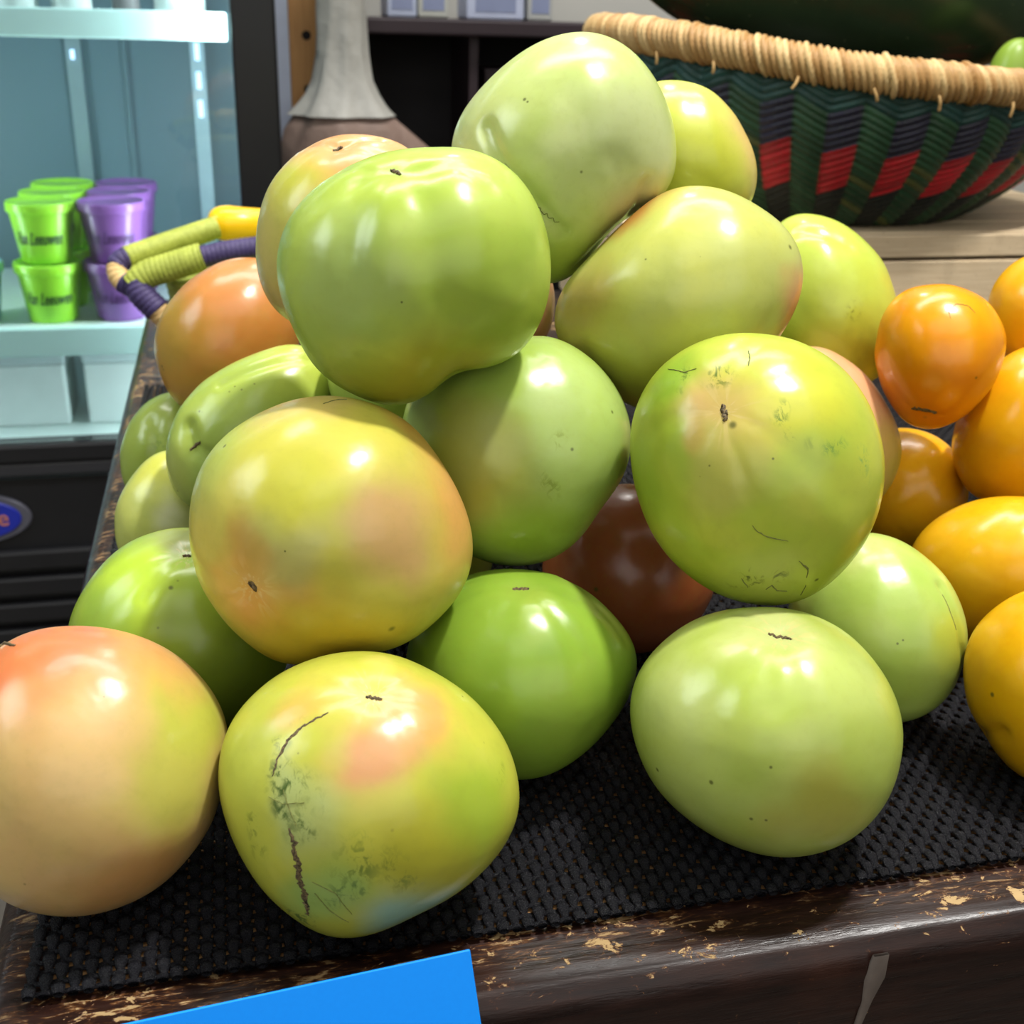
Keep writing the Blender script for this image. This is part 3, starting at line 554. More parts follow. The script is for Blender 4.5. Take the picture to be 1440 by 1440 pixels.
def strands():
    pit = .0044
    Vs = []; Fs = []; base = 0
    rg = np.random.default_rng(5)
    X0, Y0, X1, Y1 = -.0765, .2995, .40, .66
    FX, FY = .70, .945
    def run(fixed, lo, hi, along_y, par, seg, ns, fine):
        nonlocal base
        A, rx, rz, zc = (.00100, .00176, .00116, -.00226) if along_y else (.00028, .00112, .00066, -.0031)
        m = max(2, int(round((hi - lo) / pit * seg)) + 1)
        s = lo + np.arange(m) * pit / seg
        up = np.cos(PI * ((s - (Y0 if along_y else X0)) / pit + par))
        z = zc + A * up
        a = np.arange(ns) * 2 * PI / ns + .3
        fat = (1 + .32 * up) if along_y else (1 + .2 * up)           # swells into a knob where it lies on top
        side = fixed + rg.normal(0, .00010) + fine * .00012 * np.sin(s * 37 + fixed * 91) + fine * rg.normal(0, .00005, m)
        X = side[:, None] + np.cos(a)[None] * rx * fat[:, None]
        Zv = z[:, None] + np.sin(a)[None] * (rz * (1 + .12 * up))[:, None]
        Zv = np.minimum(Zv, -.0001)
        Y = np.repeat(s[:, None], ns, 1)
        V = np.stack([X, Y, Zv] if along_y else [Y, X, Zv], -1).reshape(-1, 3)
        i = np.arange(m - 1)[:, None] * ns; j = np.arange(ns)[None]
        F = np.stack([i + j, i + (j + 1) % ns, i + ns + (j + 1) % ns, i + ns + j], -1).reshape(-1, 4)
        if along_y: F = F[:, ::-1]
        Vs.append(V); Fs.append(F + base); base += len(V)
    nx = int((FX - X0) / pit); ny = int((FY - Y0) / pit); nnx = int((X1 - X0) / pit); nny = int((Y1 - Y0) / pit)
    h = pit / 2
    for i in range(nx):
        x = X0 + i * pit
        if i < nnx:
            run(x, Y0 - h, Y0 + nny * pit, True, i, 4, 8, 1)
            run(x, Y0 + nny * pit, FY, True, i, 2, 4, 0)
        else:
            run(x, Y0, FY, True, i, 2, 4, 0)
    for k in range(ny):
        y = Y0 + k * pit
        if k < nny:
            run(y, X0 - h, X0 + nnx * pit, False, k + 1, 2, 6, 1)
            run(y, X0 + nnx * pit, FX, False, k + 1, 2, 4, 0)
        else:
            run(y, X0, FX, False, k + 1, 2, 4, 0)
    return mesh_np('grip_mat', np.concatenate(Vs), np.concatenate(Fs))
def mat_grip():
    t = NT('black_vinyl_weave'); P = t.obj()
    n = t.noise(P, 2400, 3, .6); n2 = t.noise(P, 120, 3)
    c = t.mix(n2.outputs[0], lin((9, 9, 12)), lin((27, 27, 33)))
    t.bump(n.outputs[0], .9, .0007)
    return t.set(c, t.ramp(n.outputs[0], .3, .7, .18, .34), .22)
tag(link('grip_mat', strands(), mat_grip(), loc=(0, 0, 0)), 'black woven vinyl grip mat covering the table under the tomatoes', 'mat')

# ------------------------------------------------------------------ the blue card
card = empty('paper_sign', (.0120, .2506, -.0252))
tag(card, 'bright blue paper sign propped against the front edge of the table', 'sign')
bm = bm_new(); bm_box(bm, -.098, .0475, -.0005, .0005, -.045, .0445, .0003, 1)
t = NT('blue_card'); n = t.noise(t.obj(), 700, 3); t.bump(n.outputs[0], .05, .0003)
cm = t.set(t.mix(n.outputs[0], lin((0, 140, 250)), lin((0, 146, 255))), .5, .3)
co = link('card_sheet', bm_done('card_sheet', bm), cm, card, smooth=False)
co.rotation_euler = (math.radians(-25), math.radians(-5.2), 0)

# ------------------------------------------------------------------ the crate
def mat_crate():
    t = NT('pale_crate_wood'); P = t.obj()
    mp = t.new('ShaderNodeMapping'); t.L(P, mp.inputs[0]); mp.inputs['Scale'].default_value = (2, 20, 34)
    g = t.noise(mp.outputs[0], 9, 5, .6)
    n = t.noise(P, 300, 3)
    c = t.mix(g.outputs[0], lin((184, 158, 122)), lin((232, 212, 178)))
    c = t.mix(t.ramp(n.outputs[0], .58, .75, 0, .35), c, lin((120, 92, 62)))
    t.bump(g.outputs[0], .3, .001)
    return t.set(c, .65)
M_CRATE = mat_crate()
crate = empty('wooden_crate', (.62, 1.115, -.0054))
tag(crate, 'upturned pale wooden slatted crate under the basket', 'crate')
CX0, CX1, CY0, CY1 = -.27, .27, -.15, .15
zt = .1123
for z0, z1 in ((zt - .0215, zt - .001), (zt - .066, zt - .0245), (zt - .108, zt - .069)):
    for y in (CY0, CY1 - .009):
        box('slat', (CX0, CX1, y, y + .009, z0, z1), M_CRATE, crate, .0015, 2)
    for x in (CX0 - .001, CX1 - .008):
        box('end_slat', (x, x + .009, CY0 + .0095, CY1 - .0095, z0, z1), M_CRATE, crate, .0015, 2)
for i in range(5):
    y = CY0 + .011 + i * .0565
    box('top_slat', (CX0 + .011, CX1 - .011, y, y + .052, zt - .009, zt), M_CRATE, crate, .0015, 2)
for x in (CX0 + .010, CX1 - .034):
    for y in (CY0 + .0105, CY1 - .0345):
        box('corner_post', (x, x + .024, y, y + .024, 0, zt - .01), M_CRATE, crate)

# ------------------------------------------------------------------ the large basket
BX, BY, BZ = .585, 1.150, .108
RT = .230                                                        # rim radius
basket = empty('woven_basket', (BX, BY, BZ))
tag(basket, 'round woven basket in dark green, navy and red with a straw wrapped rim', 'basket')
def rim_z(x): return .130 - .115 * x + .003 * math.sin(x * 19)
NPAIR = 25
def basket_body():
    NC = NPAIR * 2; per = 10; n = NC * per; rows = 21; pr = 8; m = rows * pr
    V = np.zeros((m + 1, n, 3)); colr = np.zeros((m + 1, n, 3), np.float32)
    rg = np.random.default_rng(11)
    Cs = dict(teal=(26, 66, 62), green=(36, 74, 48), navy=(36, 33, 58), red=(190, 28, 42), black=(24, 28, 31), lime=(110, 118, 62))
    Ln = {k: np.array(lin(v)[:3]) for k, v in Cs.items()}
    for i in range(m + 1):
        h = i / m
        for j in range(n):
            a = 2 * PI * j / n
            cx = j / per                                        # column coordinate
            c = int(cx); fr = cx - c
            # wall profile: small base, bulging side, slightly drawn in at the rim
            rr = .146 + .083 * math.sin(min(1, h * 1.06) * PI / 2) ** .85
            slant = (1 if c % 2 else -1) * (fr - .5) * 1.9
            ph = h * rows + slant
            twine = abs(math.sin(PI * ph))
            rib = math.sin(PI * fr)
            d = .0026 * twine ** .7 + .0034 * rib
            r = rr + d - .003
            zt_ = rim_z(math.cos(a) * rr) - .012
            V[i, j] = (r * math.cos(a), r * math.sin(a), h * zt_)
            row = int(math.floor(ph))
            odd = c % 2 == 0
            hh = ph / rows
            k = ('black' if odd else 'green') if hh < .30 else ('red' if odd else 'green') if hh < .60 else ('navy' if odd else 'green') if hh < .86 else 'teal'
            rr_ = random.Random(row * 131 + c)
            v = Ln[k] * (.75 + .5 * rr_.random())
            if k == 'green' and rr_.random() < .10: v = Ln['lime'] * .6
            colr[i, j] = v
    F = []
    for i in range(m):
        for j in range(n):
            F.append((i * n + j, i * n + (j + 1) % n, (i + 1) * n + (j + 1) % n, (i + 1) * n + j))
    me = mesh_np('woven_wall', V.reshape(-1, 3), F)
    at = me.color_attributes.new('fibre', 'FLOAT_COLOR', 'POINT')
    at.data.foreach_set('color', np.concatenate([colr.reshape(-1, 3), np.ones((len(V.reshape(-1, 3)), 1))], 1).astype(np.float32).ravel())
    return me
t = NT('dyed_grass_weave'); P = t.obj()
at = t.new('ShaderNodeVertexColor'); at.layer_name = 'fibre'
n = t.noise(P, 420, 4, .6)
t.bump(n.outputs[0], .5, .0012)
M_WEAVE = t.set(t.mix(t.ramp(n.outputs[0], .3, .75, 0, .35), at.outputs[0], lin((70, 76, 60))), .5, .35)
bw = link('woven_wall', basket_body(), M_WEAVE, basket)
so = bw.modifiers.new('thick', 'SOLIDIFY'); so.thickness = .005; so.offset = -1
link('basket_base', lathe('basket_base', [(.150, .001), (.152, .004), (.150, .008)], 48), M_WEAVE, basket)
def straw(name, c1, c2, sc=420):
    t = NT(name); P = t.obj()
    n = t.noise(P, sc, 4, .6); n2 = t.noise(P, 60, 2)
    c = t.mix(n.outputs[0], lin(c1), lin(c2))
    c = t.mix(t.ramp(n2.outputs[0], .4, .7, 0, .4), c, lin(tuple(int(x * .8) for x in c1)))
    t.bump(n.outputs[0], .4, .001)
    return t.set(c, .55, .35)
M_STRAW = straw('straw', (150, 112, 62), (206, 172, 114))
t = NT('straw_twine'); P = t.obj()
at = t.new('ShaderNodeVertexColor'); at.layer_name = 'shade'
n = t.noise(P, 420, 4, .6); t.bump(n.outputs[0], .4, .001)
c = t.mix(at.outputs[0], lin((150, 108, 56)), lin((214, 184, 130)))
M_TWINE = t.set(t.mix(t.ramp(n.outputs[0], .3, .7, 0, .5), c, lin((176, 138, 84))), .5, .35)
def basket_rim():
    n = 3000; ns = 22; R0 = .0105
    V = np.zeros((n, ns, 3)); per = 250
    th = np.arange(n) * 2 * PI / n
    rg = np.random.default_rng(2); jit = rg.normal(0, .08, per + 2); big = rg.normal(0, .05, per + 2)
    for j in range(ns):
        a = 2 * PI * j / ns
        ph = th / (2 * PI) * per + .9 * math.sin(a)               # twine leans as it goes round
        idx = np.floor(ph).astype(int) % per
        fr = ph - np.floor(ph)
        r = R0 * (1 + big[idx]) + .0038 * np.sqrt(np.clip(1 - (2 * fr - 1) ** 2, 0, 1)) + .0010 * jit[idx]
        Rr = RT + math.cos(a) * r
        x = Rr * np.cos(th); y = Rr * np.sin(th)
        zz = np.array([rim_z(v) for v in RT * np.cos(th)])
        V[:, j] = np.stack([x, y, zz + math.sin(a) * r * 1.12], -1)
    i = np.arange(n)[:, None]; j = np.arange(ns)[None]
    F = np.stack([i * ns + j, ((i + 1) % n) * ns + j, ((i + 1) % n) * ns + (j + 1) % ns, i * ns + (j + 1) % ns], -1).reshape(-1, 4)
    me = mesh_np('straw_rim', V.reshape(-1, 3), F)
    at = me.color_attributes.new('shade', 'FLOAT_COLOR', 'POINT')
    wr = rg.uniform(.0, 1.0, per + 2); cc = np.zeros((n, ns, 4), np.float32); cc[..., 3] = 1
    for j in range(ns):
        idx = np.floor(th / (2 * PI) * per + .9 * math.sin(2 * PI * j / ns)).astype(int) % per
        cc[:, j, :3] = wr[idx][:, None]
    at.data.foreach_set('color', cc.ravel())
    return me
rim = link('straw_rim', basket_rim(), M_TWINE, basket)
for k in range(11):                                               # loose twine ends under the rim
    a = math.radians(195 + k * 14.5 + rnd.uniform(-4, 4))
    x, y = (RT + .012) * math.cos(a), (RT + .012) * math.sin(a); z = rim_z(RT * math.cos(a)) - .011
    dx = rnd.uniform(-.006, .006)
    me = tube('twine_end', [(x, y, z), (x + dx * .5, y - .002, z - .005), (x + dx, y - .001, z - .009 - rnd.random() * .003)], .0013, 7, 4)
    link('twine_end', me, M_STRAW, rim)

# ------------------------------------------------------------------ dark melon and the pale squash in the basket
def blob(name, ax, wob=.02, seed=0, n=5, rib=0.0, flat=0.0):
    D = ICO_V
    d = 1 + wob * (np.sin(D @ [2.3, 1.1, 2.9] + seed) + np.sin(D @ [-1.4, 2.7, 1.9] + 2 * seed)) * .5
    if rib: d = d + rib * np.cos(n * np.arctan2(D[:, 2], D[:, 1])) * np.hypot(D[:, 1], D[:, 2])
    return mesh_np(name, D * d[:, None] * np.array(ax), ICO_F)
t = NT('dark_green_rind'); P = t.obj()
n = t.noise(P, 24, 3); mp = t.new('ShaderNodeMapping'); t.L(P, mp.inputs[0]); mp.inputs['Rotation'].default_value = (.3, .8, .5); mp.inputs['Scale'].default_value = (1, 3.2, 2)
s1 = t.noise(mp.outputs[0], 60, 2, .5, .6); s2 = t.noise(P, 210, 2)
c = t.mix(n.outputs[0], lin((28, 48, 30)), lin((50, 68, 42)))
c = t.mix(t.ramp(s1.outputs[0], .74, .78, 0, .8), c, lin((128, 128, 66)))
c = t.mix(t.ramp(s2.outputs[0], .72, .76, 0, .7), c, lin((120, 132, 90)))
M_RIND = t.set(c, .25)
melon = link('dark_melon', blob('dark_melon', (.258, .097, .100), .02, 2, 8, .005), M_RIND, loc=(.615, 1.165, .336))
melon.rotation_euler = (0, math.radians(4), 0)
tag(melon, 'long dark green scratched melon lying in the woven basket', 'melon')
tag(link('squash', blob('squash', (.026, .022, .05), .05, 1), plain('lime_squash', (140, 170, 60), .35), loc=(.722, 1.042, .224)), 'small lime green squash beside the dark melon at the right rim', 'squash')

# ------------------------------------------------------------------ small basket with wrapped handles behind the left of the pile
sb = empty('handled_basket', (-.035, 1.10, -.0048))
tag(sb, 'small basket with lime and purple wrapped handles behind the tomato pile', 'basket')
M_LIME = straw('lime_wrap', (140, 152, 44), (196, 204, 96)); M_PURP = straw('purple_wrap', (44, 34, 74), (84, 72, 118))
M_TAN = straw('tan_wrap', (200, 160, 100), (232, 200, 140))
sw = link('woven_wall', lathe('woven_wall', [(.040 + .018 * math.sin(i / 60 * PI / 2) + .0012 * abs(math.sin(i * PI / 6)), i / 60 * .062) for i in range(61)], 64), M_LIME, sb)
sw.location = (.03, -.01, 0)
def wrap(name, pts, mat, rad=.0105, parent=sb):
    me = tube(name, pts, rad, 14, 26, lambda s, a: 1 + .07 * abs(math.sin(s / .0042 * PI + .8 * math.sin(a))))
    return link(name, me, mat, parent)
wrap('handle_wrap', [(0.0184, 0.005, 0.1002), (-0.0214, -0.01, 0.09), (-0.0587, -0.025, 0.0797)], M_LIME, 0.0098)
wrap('handle_wrap', [(-0.0575, -0.025, 0.0803), (-0.0635, -0.0275, 0.0778), (-0.0672, -0.03, 0.0734)], M_PURP, 0.0092)
wrap('handle_end', [(-0.0672, -0.03, 0.074), (-0.0663, -0.035, 0.067), (-0.0613, -0.04, 0.0605)], M_TAN, 0.0086)
wrap('handle_wrap', [(-0.0623, -0.04, 0.0624), (-0.0577, -0.0425, 0.0598), (-0.0521, -0.045, 0.0608)], M_PURP, 0.0092)
wrap('handle_wrap', [(-0.052, -0.048, 0.0596), (-0.0424, -0.048, 0.0692), (-0.0212, -0.048, 0.0762), (0.0062, -0.048, 0.0843)], M_LIME, 0.0118)
wrap('handle_wrap', [(0.0049, -0.048, 0.0837), (0.0273, -0.045, 0.0877), (0.053, -0.042, 0.0905)], M_PURP, 0.0092)
wrap('handle_wrap', [(-0.0511, -0.05, 0.0624), (-0.0463, -0.055, 0.0536), (-0.0343, -0.06, 0.0409)], M_PURP, 0.0108)
wrap('handle_end', [(-0.0353, -0.06, 0.0421), (-0.0301, -0.06, 0.0346), (-0.0192, -0.06, 0.023)], M_TAN, 0.0092)
sq = tube('yellow_squash', [(-0.0246, 1.135, 0.0942), (-0.0105, 1.135, 0.0941), (0.0094, 1.135, 0.0933), (0.0457, 1.15, 0.0898)], lambda e: .0162 * max(.05, (1 - (1 - min(1, e / .42)) ** 2) ** .5) * (1 - .10 * min(1, max(0, e - .45) * 3)), 24, 20)
tag(link('yellow_squash', sq, plain('yellow_skin', (246, 196, 20), .3), loc=(0, 0, 0)), 'bright yellow squash lying across the wrapped basket handles', 'squash')

# ------------------------------------------------------------------ fridge
def mat_glass(name):
    t = NT(name)
    tr = t.new('ShaderNodeBsdfTransparent'); tr.inputs[0].default_value = (.93, .97, .97, 1)
    gl = t.new('ShaderNodeBsdfGlossy'); gl.inputs['Roughness'].default_value = .02
    fr = t.new('ShaderNodeFresnel'); fr.inputs[0].default_value = 1.5
    mx = t.new('ShaderNodeMixShader')
    t.L(fr.outputs[0], mx.inputs[0]); t.L(tr.outputs[0], mx.inputs[1]); t.L(gl.outputs[0], mx.inputs[2])
    t.L(mx.outputs[0], t.out.inputs[0])
    return t.m
M_BLACK = plain('black_plastic', (24, 24, 27), .4, var=.15)
M_TEAL = plain('teal_liner', (98, 128, 140), .4, var=.04, scale=4)
M_WHITE = plain('white_enamel', (226, 240, 236), .35, var=.02)
FB = 1.68
fr = empty('display_fridge', (0, 0, -Z0))
tag(fr, 'black glass door display fridge with lit shelves behind the table', 'fridge')
def fp(name, b, mat, bev=0.0, parent=fr):
    o = box(name, (b[0], b[1], b[2], b[3], b[4] + Z0, b[5] + Z0), mat, parent, bev); return o
FX0, FX1 = -.95, .068
fp('back_panel', (FX0 + .05, FX1 - .05, 2.22, 2.25, -.36, .92), M_TEAL)
fp('side_wall', (FX0, FX0 + .05, FB + .045, 2.25, -.36, .95), M_TEAL)
fp('side_wall', (FX1 - .05, FX1, FB + .045, 2.25, -.36, .95), M_TEAL)
fp('roof', (FX0, FX1, FB + .045, 2.25, .951, 1.10), M_BLACK)
fp('deck', (FX0 + .05, FX1 - .05, FB + .05, 2.22, -.36, -.315), M_WHITE)
fp('base', (FX0, FX1, FB + .02, 2.25, -Z0 + .02, -.361), M_BLACK)
for i in range(7):
    z = -.47 - i * .043
    fp('louver', (FX0 + .03, FX1 - .03, FB + .004, FB + .0195, z - .03, z), M_BLACK, .004)
fp('kick_rail', (FX0, FX1, FB + .006, FB + .0195, -.352, -.333), plain('grey_trim', (52, 52, 56), .35), .003)
door = fp('door', (FX1 - .058, FX1, FB, FB + .04, -.33, 1.06), M_BLACK, .004)
fp('stile', (FX0, FX0 + .058, FB, FB + .04, -.33, 1.06), M_BLACK, .004, door)
fp('rail', (FX0 + .059, FX1 - .059, FB, FB + .04, -.33, -.303), M_BLACK, .004, door)
fp('rail', (FX0 + .059, FX1 - .059, FB, FB + .04, .96, 1.06), M_BLACK, .004, door)
pane = fp('glass_pane', (FX0 + .0585, FX1 - .0585, FB + .016, FB + .020, -.3025, .9595), mat_glass('door_glass'), 0, door)
pane['label'] = 'clear glass pane'
M_STRIP = plain('shelf_edge', (206, 240, 236), .35, var=.02)
for z in (.249, -.160, .62):
    sh = fp('shelf', (FX0 + .06, FX1 - .062, 1.752, 2.18, z - .003, z + .010), M_WHITE, .002)
    e = fp('price_strip', (FX0 + .06, FX1 - .062, 1.738, 1.750, z - .031 if z < 0 else z - .014, z + .011 if z < 0 else z + .022), M_STRIP, .003, sh)
for x in (-.245, -.045, -.60):                                    # slotted shelf standards on the back
    st = fp('shelf_standard', (x - .012, x + .012, 2.205, 2.2195, -.31, .90), plain('steel', (150, 176, 184), .35, .4))
for x in (-.165, -.42):
    fp('panel_seam', (x - .004, x + .004, 2.212, 2.2195, -.31, .90), plain('seam', (96, 126, 136), .5))
M_LED = mat_emit('led', (190, 222, 255), 1.6)
for k in range(15):
    fp('led', (-.049, -.041, 2.198, 2.2045, .10 + k * .046, .128 + k * .046), M_LED)
for k in range(3):
    fp('led', (-.249, -.243, 2.198, 2.2045, .19 + k * .12, .205 + k * .12), M_LED)
# oval badge
bd = empty('badge', (0, 0, 0)); bd.parent = fr; bd.location = (-.403, FB + .0165, -.418 + Z0)
def oval(name, ax, az, y0, y1, mat):
    me = lathe(name, [(1, 0), (1, .7), (.97, 1)], 48)
    for v in me.vertices: v.co = Vector((v.co.x * ax, y0 + (y1 - y0) * v.co.z, v.co.y * az))
    return link(name, me, mat, bd, smooth=False)
oval('badge_rim', .086, .040, .004, -.003, plain('pewter', (104, 104, 116), .35, .4))
oval('badge_face', .072, .032, -.0031, -.006, plain('badge_blue', (30, 44, 160), .35))
def text_mesh(name, body, size, shear=0.0, ext=.0004, align='CENTER', bold=0.0):
    cu = bpy.data.curves.new(name, 'FONT'); cu.body = body; cu.size = size; cu.shear = shear; cu.extrude = ext; cu.align_x = align; cu.resolution_u = 3; cu.offset = bold
    ob = bpy.data.objects.new(name, cu); COL.objects.link(ob)
    dg = bpy.context.evaluated_depsgraph_get(); dg.update()
    me = bpy.data.meshes.new_from_object(ob.evaluated_get(dg))
    bpy.data.objects.remove(ob); bpy.data.curves.remove(cu)
    me.name = name
    return me
me = text_mesh('badge_letter', 'e', .036)
for v in me.vertices: v.co = Vector((v.co.x, -.0064 - v.co.z, v.co.y))
o = link('badge_letter', me, plain('badge_orange', (196, 120, 84), .4), bd, smooth=False); o.location = (.047, 0, -.010)

# tubs of ice cream
def tub(body_c, txt_c, fr_txt=True):
    h = .0845
    root = empty('ice_cream_tub', (0, 0, 0))
    bodym = plain('tub_' + str(body_c[0]), body_c, .3, var=.03); lidm = plain('tublid_' + str(body_c[0]), tuple(min(255, int(c * 1.04)) for c in body_c), .3, var=.03)
    link('tub_body', lathe('tub_body', [(.0330, 0), (.0340, .001), (.0436, h - .012), (.0436, h - .011)], 40), bodym, root)
    link('lid', lathe('lid', [(.0460, h - .0145), (.0470, h - .013), (.0470, h - .002), (.0458, h - .0002), (.043, h), (.0425, h - .0015)], 40), lidm, root)
    if fr_txt:
        me = text_mesh('lettering', 'Van Leeuwen', .0128, .4, .0002, bold=.00022)
        for v in me.vertices:
            x, y, e = v.co
            z = y * 2.0 + .028
            r = .0340 + (.0436 - .0340) * (z / (h - .012)) + .0003 + e
            a = -PI / 2 + x / r
            v.co = Vector((r * math.cos(a), r * math.sin(a), z))
        link('lettering', me, plain('ink_' + str(body_c[0]), txt_c, .5), root, smooth=False)
    return root
def copy_thing(src, loc, rz=0.0):
    r = src.copy(); COL.objects.link(r); r.location = (loc[0], loc[1], loc[2] + Z0); r.rotation_euler = (0, 0, rz)
    for ch in list(src.children):
        c = ch.copy(); COL.objects.link(c); c.parent = r
    return r
TZ = -.1495; HT = .0848
kinds = [(-.2665, (158, 226, 56), (46, 84, 34), 'lime green', 3), (-.1715, (136, 88, 160), (84, 44, 104), 'purple', 3), (-.3740, (150, 196, 222), (60, 90, 120), 'pale blue', 1)]
ROW = ['front', 'middle', 'rear']
for x, bc, tc, nm, rows in kinds:
    proto = None
    for row in range(rows):
        for lev in range(2 if nm != 'pale blue' else 1):
            loc = (x + .004 * row, 1.800 + row * .096, TZ + lev * HT)
            if proto is None:
                proto = tub(bc, tc); proto.location = (loc[0], loc[1], loc[2] + Z0); q = proto
            else:
                q = copy_thing(proto, loc, rnd.uniform(-.12, .12))
            if nm == 'pale blue': lb = 'pale blue tub at the left of the lime green tubs on the fridge shelf'
            else: lb = f"{nm} lidded tub, {'upper' if lev else 'lower'} of the {ROW[row]} stack on the fridge shelf"
            tag(q, lb, 'tub', 'lidded tubs on the fridge shelf')
# things on the fridge deck and the upper shelf
M_TUBW = plain('white_box', (214, 226, 224), .5, var=.05); M_BLUEB = plain('blue_box', (40, 70, 150), .5)
for i, (x0, x1, z1, lb, m_) in enumerate([(-.40, -.262, .115, 'wide white carton at the left on the fridge bottom', M_TUBW), (-.235, -.135, .115, 'narrow white carton at the right on the fridge bottom', M_TUBW), (-.47, -.415, .10, 'blue carton at the far left on the fridge bottom', M_BLUEB)]):
    c = empty('carton', ((x0 + x1) / 2, 1.86, -.3145)); w_ = (x1 - x0) / 2
    box('carton_body', (-w_, w_, -.06, .06, 0, z1 - .02), m_, c, .004)
    box('carton_lid', (-w_ - .002, w_ + .002, -.062, .062, z1 - .0198, z1), plain('carton_lid', (190, 206, 208), .4), c, .004)
    tag(c, lb, 'carton', 'cartons on the fridge bottom')
for i, (x, w_, lb, m_) in enumerate([(-.265, .028, 'first white tub from the left on the upper fridge shelf', M_TUBW), (-.195, .026, 'second white tub from the left on the upper fridge shelf', M_TUBW), (-.125, .018, 'grey jar on the upper fridge shelf', plain('grey_jar', (112, 110, 112), .4)), (-.055, .034, 'white tub at the right on the upper fridge shelf', M_TUBW)]):
    c = empty('jar', (x, 1.80, .2595))
    link('jar_body', lathe('jar_body', [(w_ * .92, 0), (w_, .003), (w_, .07), (w_ * .9, .078)], 28), m_, c)
    link('lid', lathe('lid', [(w_ * .95, .0785), (w_ * .98, .08), (w_ * .98, .094), (w_ * .9, .096)], 28), M_WHITE, c)
    tag(c, lb, 'jar', 'jars on the upper fridge shelf')

# ------------------------------------------------------------------ slotted post, sack, shelf unit
post = empty('wall_post', (.128, 2.11, -Z0))
tag(post, 'upright wooden shelf post with a row of dark holes beside the fridge', 'post')
t = NT('orange_pine'); P = t.obj(); mp = t.new('ShaderNodeMapping'); t.L(P, mp.inputs[0]); mp.inputs['Scale'].default_value = (30, 30, 2)
g = t.noise(mp.outputs[0], 6, 4)
M_PINE = t.set(t.mix(g.outputs[0], lin((168, 116, 62)), lin((214, 164, 104))), .55)
box('post_board', (-.022, .027, 0, .05, 0, 2.2), M_PINE, post, .002)
for k in range(22):
    z = Z0 - .35 + k * .084
    me = lathe('peg_hole', [(.0075, 0), (.0075, .003), (.006, .0032)], 16)
    for v in me.vertices: v.co = Vector((v.co.x, -v.co.z + .002, v.co.y))
    o = link('peg_hole', me, plain('hole_dark', (26, 20, 18), .9) if k == 0 else bpy.data.materials['hole_dark'], post, smooth=False); o.location = (.006, 0, z)
rail_ = empty('wall_rail', (.0905, 2.10, -Z0)); tag(rail_, 'white metal upright between the fridge and the wooden post', 'upright')
box('rail_channel', (-.010, .0145, 0, .04, 0, 2.2), plain('white_metal', (206, 214, 236), .4), rail_, .002)
box('rail_foot', (-.012, .0145, -.004, .044, -.0001, .006), M_BLACK, rail_)

sack = empty('paper_sack', (.183, 2.02, -.076))
tag(sack, 'brown produce sack with a gathered pale neck in front of the dark shelves', 'sack')
def sack_fun(x, y, z, a):
    k = 1 + .06 * math.sin(5 * a + z * 26) + .05 * math.sin(9 * a - z * 14)
    lean = max(0, .25 - z) * .35 * (1 if x > 0 else .1)
    return (x * k * (1 + (1.1 if x > 0 else 0) * max(0, min(1, (.20 - z) / .15))) , y * k * .8, z)
pr = [(.085, .001), (.098, .02), (.102, .09), (.098, .14), (.088, .175), (.070, .205)]
t = NT('brown_sack'); P = t.obj(); n = t.noise(P, 30, 4); t.bump(n.outputs[0], .6, .008)
link('sack_body', lathe('sack_body', pr, 48, True, sack_fun), t.set(t.mix(n.outputs[0], lin((136, 110, 100)), lin((184, 158, 144))), .6), sack)
pr = [(.0845, .1975), (.079, .2035), (.070, .214), (.060, .228), (.048, .25), (.040, .29), (.038, .35), (.041, .45), (.044, .50)]
t = NT('pale_sack_neck'); P = t.obj(); n = t.noise(P, 40, 3); t.bump(n.outputs[0], .5, .006)
link('sack_neck', lathe('sack_neck', pr, 48, False, sack_fun), t.set(t.mix(n.outputs[0], lin((186, 184, 176)), lin((214, 212, 204))), .5), sack)
stand = empty('low_cabinet', (.25, 2.02, -Z0)); tag(stand, 'dark low cabinet that carries the produce sack', 'cabinet')
box('cabinet_body', (-.12, .22, -.09, .075, .03, .792), M_BLACK, stand); box('cabinet_top', (-.125, .225, -.095, .075, .7922, .8235), M_BLACK, stand, .003)
box('plinth', (-.11, .21, -.08, .07, 0, .0298), M_BLACK, stand)

M_SHELF = plain('dark_shelf', (62, 50, 56), .45, var=.15, scale=12); M_DEEP = plain('shelf_back', (30, 27, 31), .7)
unit = empty('shelf_unit', (.432, 2.12, -Z0))
tag(unit, 'dark brown shelf unit with white packages on its top board', 'shelf')
box('top_shelf', (-.236, .44, -.02, .20, 1.143, 1.169), M_SHELF, unit, .004)
box('back_board', (-.23, .44, .19, .20, .02, 1.142), M_DEEP, unit)
box('side_board', (-.232, -.212, 0, .189, .02, 1.142), M_DEEP, unit)
box('side_board', (.418, .438, 0, .189, .02, 1.142), M_DEEP, unit)
box('lower_shelf', (-.211, .417, 0, .189, .88, .90), M_SHELF, unit)
box('divider', (-.02, -.005, .01, .189, .9005, 1.142), M_SHELF, unit)
box('drawer_front', (.012, .37, .03, .188, .9005, 1.09), plain('plum_panel', (58, 46, 52), .5), unit, .003)
box('foot', (-.232, .438, 0, .2, 0, .0198), M_DEEP, unit)
